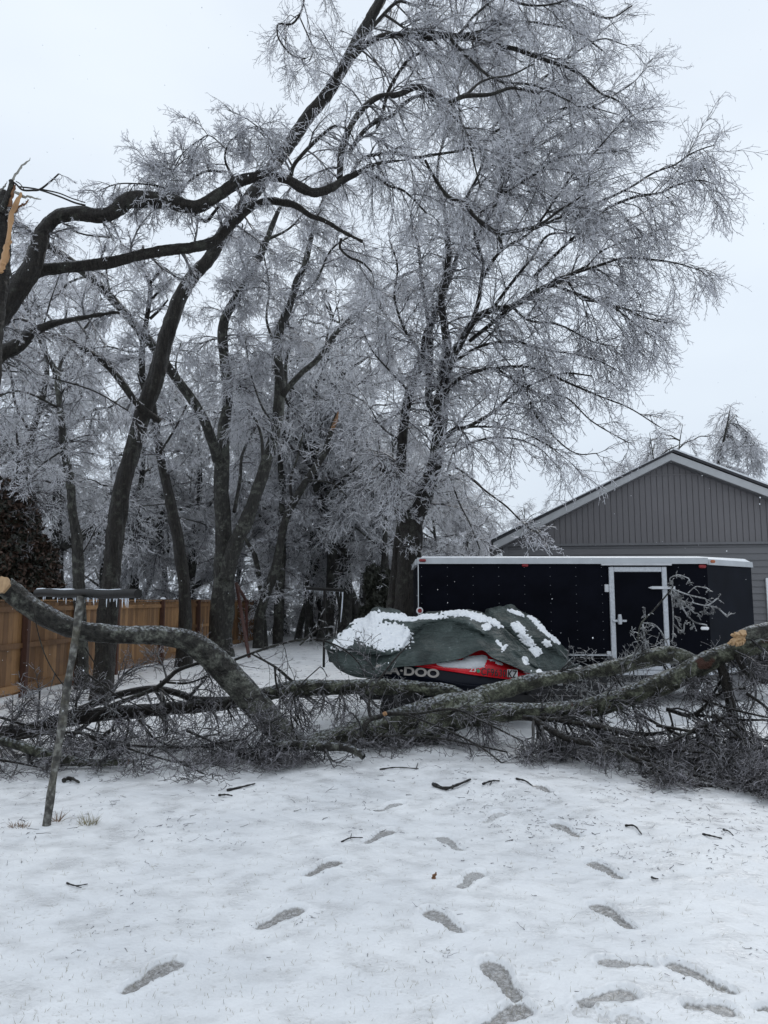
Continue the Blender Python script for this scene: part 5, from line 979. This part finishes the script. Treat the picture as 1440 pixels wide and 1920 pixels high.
F4s = [TR([(130, 1338), (180, 1318), (233, 1300), (287, 1291), (333, 1300), (367, 1311), (443, 1312)], [8.6], [14, 13, 12]), TR([(110, 1398), (160, 1360), (200, 1328), (287, 1293), (315, 1272), (333, 1257), (367, 1245), (400, 1240)], [8.0, 8.4], [7, 9, 8, 5]), TR([(300, 1278), (350, 1281), (387, 1268)], [8.3], [5, 3]), TR([(0, 1345), (60, 1360), (110, 1340), (200, 1330)], [7.8], [5, 4]),
       TR([(140, 1370), (200, 1392), (280, 1400), (360, 1400), (460, 1385)], [7.6], [6, 4]), TR([(170, 1420), (185, 1390), (200, 1375), (212, 1368)], [7.4], [7, 8]), TR([(240, 1340), (240, 1370), (230, 1400)], [7.8], [5, 3]), TR([(260, 1350), (290, 1385), (330, 1400), (400, 1400)], [7.6], [5, 3]), TR([(-20, 1400), (60, 1380), (150, 1375), (260, 1410), (330, 1430)], [7.5, 7.1], [6, 3]), TR([(350, 1370), (420, 1400), (480, 1420), (520, 1440)], [7.7, 7.2], [5, 3]), TR([(300, 1400), (340, 1430), (380, 1450), (400, 1465)], [7.3, 6.8], [4, 3]), TR([(-30, 1420), (30, 1430), (80, 1440)], [7.1], [5, 3])]
fallen('fallen_log', 'long dark log lying in the brush below the arched limb at left', 'log', [F4], mt='bark', seed=441, sub=F4s, amp=.05, fo=[brush(F4s, dens=5.5, L=(.35, 1.1), n=(9, 8, 2)), brush([F4], dens=5, L=(.4, 1.0), n=(9, 8, 2), bias=(0, -.3, 0))])
F6 = TR([(-30, 1380), (0, 1388), (60, 1406), (100, 1418), (140, 1428), (190, 1431), (240, 1428)], [7.4, 7.3], [14, 16, 18, 20, 16, 14, 11])
fallen('fallen_branch', 'greenish broken branch lying behind the foot of the leaning post', 'branch', [F6], mt='bark_moss', seed=451, cuts=[(P(241, 1428, 7.3), .024, 'split_wood', (1, -.4, 0))], fo=[brush([F6], dens=5, L=(.3, .8), n=(10, 9, 2))])
F7 = TR([(462, 1414), (500, 1401), (550, 1396), (620, 1400), (650, 1402), (672, 1412), (682, 1420)], [7.5, 7.3], [12, 16, 17, 16, 15, 14, 12])
F7s = [TR([(640, 1402), (670, 1384), (690, 1352), (712, 1343), (730, 1338), (780, 1338), (850, 1330), (900, 1350), (980, 1390)], [7.4, 7.8, 7.6], [12, 11, 9, 6, 4, 3]), TR([(695, 1350), (692, 1320), (700, 1290), (725, 1255), (750, 1225), (770, 1205)], [7.6, 8.2], [5, 5, 4, 2]), TR([(560, 1395), (545, 1340), (560, 1290), (600, 1250)], [7.6], [4, 2]), TR([(700, 1380), (790, 1380), (880, 1395), (950, 1410)], [7.5], [4, 3]), TR([(760, 1338), (840, 1370), (900, 1400), (940, 1430)], [7.7, 7.2], [4, 3])]
fallen('fallen_branch', 'brown forked branch with broken orange tips lying in front of the thick trunk', 'branch', [F7], mt='bark_log', seed=461, sub=F7s, cuts=[(P(724, 1337, 7.55), .02, 'split_wood', (.9, -.3, .5))], fo=[brush(F7s + [F7], dens=3.5, L=(.2, .6), n=(6, 6, 2), bias=(0, -.1, -.4))])
bb = bpy.data.objects['broken_branch']; m2 = MB()
splinter(m2, [(1364, 1209), (1371, 1204), (1380, 1200), (1388, 1194)], [3, 9, 15, 16], 7.6, .05); splinter(m2, [(1368, 1192), (1376, 1190), (1386, 1190), (1396, 1190)], [2, 8, 14, 14], 7.6, .04); splinter(m2, [(1372, 1210), (1384, 1207), (1396, 1200)], [2, 10, 12], 7.58, .03); m2.build('torn_end', M['cut_wood'], bb)
# iced sprig standing up before the trailer door
SB = [TR([(1200, 1245), (1196, 1205), (1202, 1170), (1225, 1145), (1248, 1118), (1262, 1100)], [8.8], [3, 3, 3, 3]), TR([(1262, 1100), (1256, 1085), (1272, 1078), (1290, 1084)], [8.8], [2, 2]), TR([(1255, 1112), (1280, 1130), (1303, 1150)], [8.8], [4, 3]), TR([(1262, 1105), (1290, 1115), (1320, 1122)], [8.8], [3, 3]), TR([(1290, 1112), (1305, 1100), (1325, 1103)], [8.8], [2, 2]), TR([(1298, 1130), (1325, 1135), (1345, 1122)], [8.8], [2, 3]), TR([(1325, 1135), (1345, 1140), (1362, 1155)], [8.8], [2, 3]),
      TR([(1262, 1105), (1280, 1140), (1300, 1165), (1325, 1172)], [8.8], [3, 3]), TR([(1270, 1245), (1255, 1215), (1240, 1185), (1225, 1170), (1205, 1168)], [8.8], [3, 2]), TR([(1205, 1170), (1210, 1200), (1225, 1230)], [8.8], [4, 3]), TR([(1262, 1170), (1280, 1185), (1283, 1170)], [8.8], [3, 3]), TR([(1258, 1100), (1262, 1150), (1262, 1195)], [8.8], [3, 2])]
fallen('icy_sprig', 'silvery ice-coated sprig standing up in front of the trailer door', 'branch', SB[:1], mt='bark_log', seed=471, sub=None, fo=[dict(limbs=SB, dens=11, L=(.05, .16), n=(4, 3, 2), rt=.006, droop=(.06, .05, .02), L2=(.05, .12), L3=(.03, .08), L4=(.015, .03), mats=(M['twig_silver'], M['twig_silver']))])
bpy.data.objects['icy_sprig'].location.z = 0
for l_ in SB[1:]: limbmesh([l_], 'side_branch', M['twig_silver'], bpy.data.objects['icy_sprig'], nmax=7)

# ------------------------------------------------------------------ litter on the snow
rg8 = np.random.default_rng(12)
def litter(n, pyr, pxr, seed, L=(.02, .08), r=.0022, pw=1.0):
    S = []
    cc = [(rg8.uniform(*pxr), pyr[0] + (pyr[1] - pyr[0]) * rg8.random() ** pw) for _ in range(max(6, n // 14))]
    for i in range(n):
        if rg8.random() < .6:
            c_ = cc[rg8.integers(len(cc))]; S.append(G(c_[0] + rg8.normal() * 26, max(pyr[0], c_[1] + rg8.normal() * 9)))
        else: S.append(G(rg8.uniform(*pxr), pyr[0] + (pyr[1] - pyr[0]) * rg8.random() ** pw))
    S = np.array(S); S[:, 2] += .004; a_ = rg8.uniform(0, 6.28, n); D = np.column_stack([np.cos(a_), np.sin(a_), rg8.normal(size=n) * .08])
    Pt, R = grow(S, D, L[0] + (L[1] - L[0]) * rg8.random(n) ** 2.2, np.full(n, r) * rg8.uniform(.4, 1.5, n), 4, .25, 0, rg8, .5, ground=False)
    Pt[..., 2] = np.maximum(gz(Pt[..., 0], Pt[..., 1]) + .003, Pt[..., 2]); return tubes(Pt, R, 4, seed)
Vs = []; Qs = []; b0 = 0
for args in ((850, (1425, 1580), (-20, 1460), 1, (.01, .10), .0022, 2.6), (500, (1460, 1640), (850, 1460), 6, (.01, .05), .002, 1.3), (200, (1520, 1800), (-20, 1460), 2, (.008, .05), .0017, 1.6), (60, (1700, 1930), (0, 1440), 3, (.008, .03), .0014, 1.), (900, (1225, 1340), (230, 900), 4, (.03, .14), .003, 1.)):
    V_, Q_ = litter(*args); Vs.append(V_); Qs.append(Q_ + b0); b0 += len(V_)
tag(link('twig_litter', npmesh('twig_litter', np.vstack(Vs), np.vstack(Qs)), M['twig_dark']), 'small broken twigs and needles scattered over the snow', kind='stuff')
# single bits one can point at
bits = [([(812, 1474), (835, 1482), (858, 1477), (882, 1465)], 7, 'thick curved piece of dark branch lying on the snow before the trunk', [(848, 1480), (850, 1470)]), ([(905, 1472), (922, 1468), (937, 1466)], 4, 'small dark twig right of the curved branch piece', [(922, 1468), (915, 1478)]), ([(968, 1462), (985, 1468), (998, 1475)], 4, 'short bent stick lying by the topmost right footprint', None),
        ([(712, 1444), (745, 1442), (785, 1443)], 3, 'long thin twig with an upright spur lying in the middle distance', [(780, 1444), (786, 1425)]), ([(1172, 1550), (1190, 1553), (1203, 1566)], 4, 'hooked dark twig on the snow at right', None), ([(1318, 1566), (1335, 1572), (1354, 1574)], 4, 'straight dark twig lying at the right side of the yard', None), ([(1356, 1557), (1366, 1562), (1375, 1568)], 3, 'tiny dark stick near the right edge', None),
        ([(125, 1657), (142, 1665), (164, 1659)], 3, 'forked twig lying on the open snow at left', [(142, 1665), (160, 1670)]), ([(426, 1484), (445, 1480), (465, 1477), (478, 1472)], 5, 'curved bark strip lying right of the grass tuft', None), ([(410, 1493), (424, 1494), (436, 1494)], 4, 'short straight dark stick near the brush', None), ([(118, 1468), (132, 1465), (148, 1471)], 8, 'dark lump of bark lying right of the leaning post', [(132, 1465), (134, 1458)]),
        ([(340, 1577), (360, 1566), (361, 1560)], 3, 'thin twig beside the third footprint', [(360, 1566), (395, 1571)]), ([(1222, 1647), (1228, 1652), (1234, 1650)], 4, 'dark leaf scrap right of the right footprints', None)]
bits[11] = ([(640, 1580), (657, 1575), (680, 1572)], 3, 'thin Y-shaped twig just left of a footprint', [(657, 1575), (661, 1560)])
for pts, w_, lb, sub in bits:
    q = [G(*a_) for a_ in pts]; q = np.array(q); q[:, 2] += w_ * .5 * q[:, 1] / F; q[len(q) // 2, 2] += .008
    r_ = w_ / 2 * q[0, 1] / F; mb = MB(); mb.tube(catmull(q, 12), np.linspace(r_, r_ * .5, 12) * (1 + .2 * np.sin(np.arange(12) * 2)), 7)
    if sub:
        a_, b2 = G(*sub[0]), G(*sub[1]); b2 = a_ + (b2 - a_) * .6 + np.array([0, 0, .01]); a_[2] += .01; mb.tube([a_, (a_ + b2) / 2, b2], [r_ * .6, r_ * .5, r_ * .3], 6)
    tag(mb.build('fallen_twig', M['bark'], None, True), lb, 'twig', 'pieces of twig lying on the snow')
mb = MB(); q = G(813, 1645); splinter(mb, [(810, 1650), (813, 1643), (817, 1636)], [5, 6, 2], q[1] - .02, .01); tag(mb.build('wood_chip', M['split_wood']), 'small orange wood chip between the middle footprints', 'wood chip')
# grass
def tuft(px_, py_, n, h_, spread, mt, lb, name='grass_tuft'):
    c = G(px_, py_); rg9 = np.random.default_rng(px_); a_ = rg9.uniform(0, 6.28, n); rad = rg9.random(n) ** .7 * spread
    S = c + np.column_stack([np.cos(a_) * rad, np.sin(a_) * rad * .7, np.zeros(n)]); S[:, 2] = gz(S[:, 0], S[:, 1]) - .005
    D = np.column_stack([np.cos(a_) * .5, np.sin(a_) * .5, np.ones(n)]) + rg9.normal(size=(n, 3)) * .25
    Pt, R = grow(S, D, rg9.uniform(.4, 1, n) * h_, np.full(n, .0022), 5, .12, .09, rg9, .2); V_, Q_ = tubes(Pt, R, 3, 4)
    tag(link(name, npmesh(name, V_, Q_), mt), lb, 'grass')
tuft(165, 1545, 60, .10, .06, M['dry_grass'], 'pale green grass tuft poking through the snow right of the leaning post'); tuft(36, 1550, 60, .05, .07, M['dead_leaf'], 'low brown grass clump at the left edge beside the leaning post'); tuft(108, 1540, 26, .11, .03, M['dead_leaf'], 'withered brown weed just right of the post foot', 'dry_weed')
n = 1600; S = np.array([G(rg8.uniform(-20, 1460), 1470 + 450 * rg8.random() ** .8) for _ in range(n)]); S[:, 2] -= .004
D = np.column_stack([rg8.normal(size=n) * .5, rg8.normal(size=n) * .5, np.ones(n)]); Pt, R = grow(S, D, rg8.uniform(.008, .03, n), np.full(n, .0011), 3, .1, 0, rg8, .3); V_, Q_ = tubes(Pt, R, 3, 9)
tag(link('grass_blades', npmesh('grass_blades', V_, Q_), M['dry_grass']), 'sparse grass tips poking through the thin snow', kind='stuff')
# falling snow
n = 420; q = []
for i in range(n):
    d_ = rg8.uniform(3, 14); q.append(P(rg8.uniform(-50, 1490), rg8.uniform(-50, 1400), d_))
q = np.array(q); q = q[q[:, 2] > .2]; oc = np.array([(1, 0, 0), (-1, 0, 0), (0, 1, 0), (0, -1, 0), (0, 0, 1.3), (0, 0, -1.3)]) * .0035
Vf = (q[:, None] + oc[None]).reshape(-1, 3); tf = np.array([(0, 2, 4), (2, 1, 4), (1, 3, 4), (3, 0, 4), (2, 0, 5), (1, 2, 5), (3, 1, 5), (0, 3, 5)]); Qf = (tf[None] + (np.arange(len(q)) * 6)[:, None, None]).reshape(-1, 3)
tag(link('falling_snow', npmesh('falling_snow', Vf, Qf), M['snow_cap']), 'fine snowflakes and sleet drifting through the air', kind='stuff')
tot = sum(len(o.data.polygons) for o in SC.objects if o.type == 'MESH'); print('polys', tot, len(SC.objects))
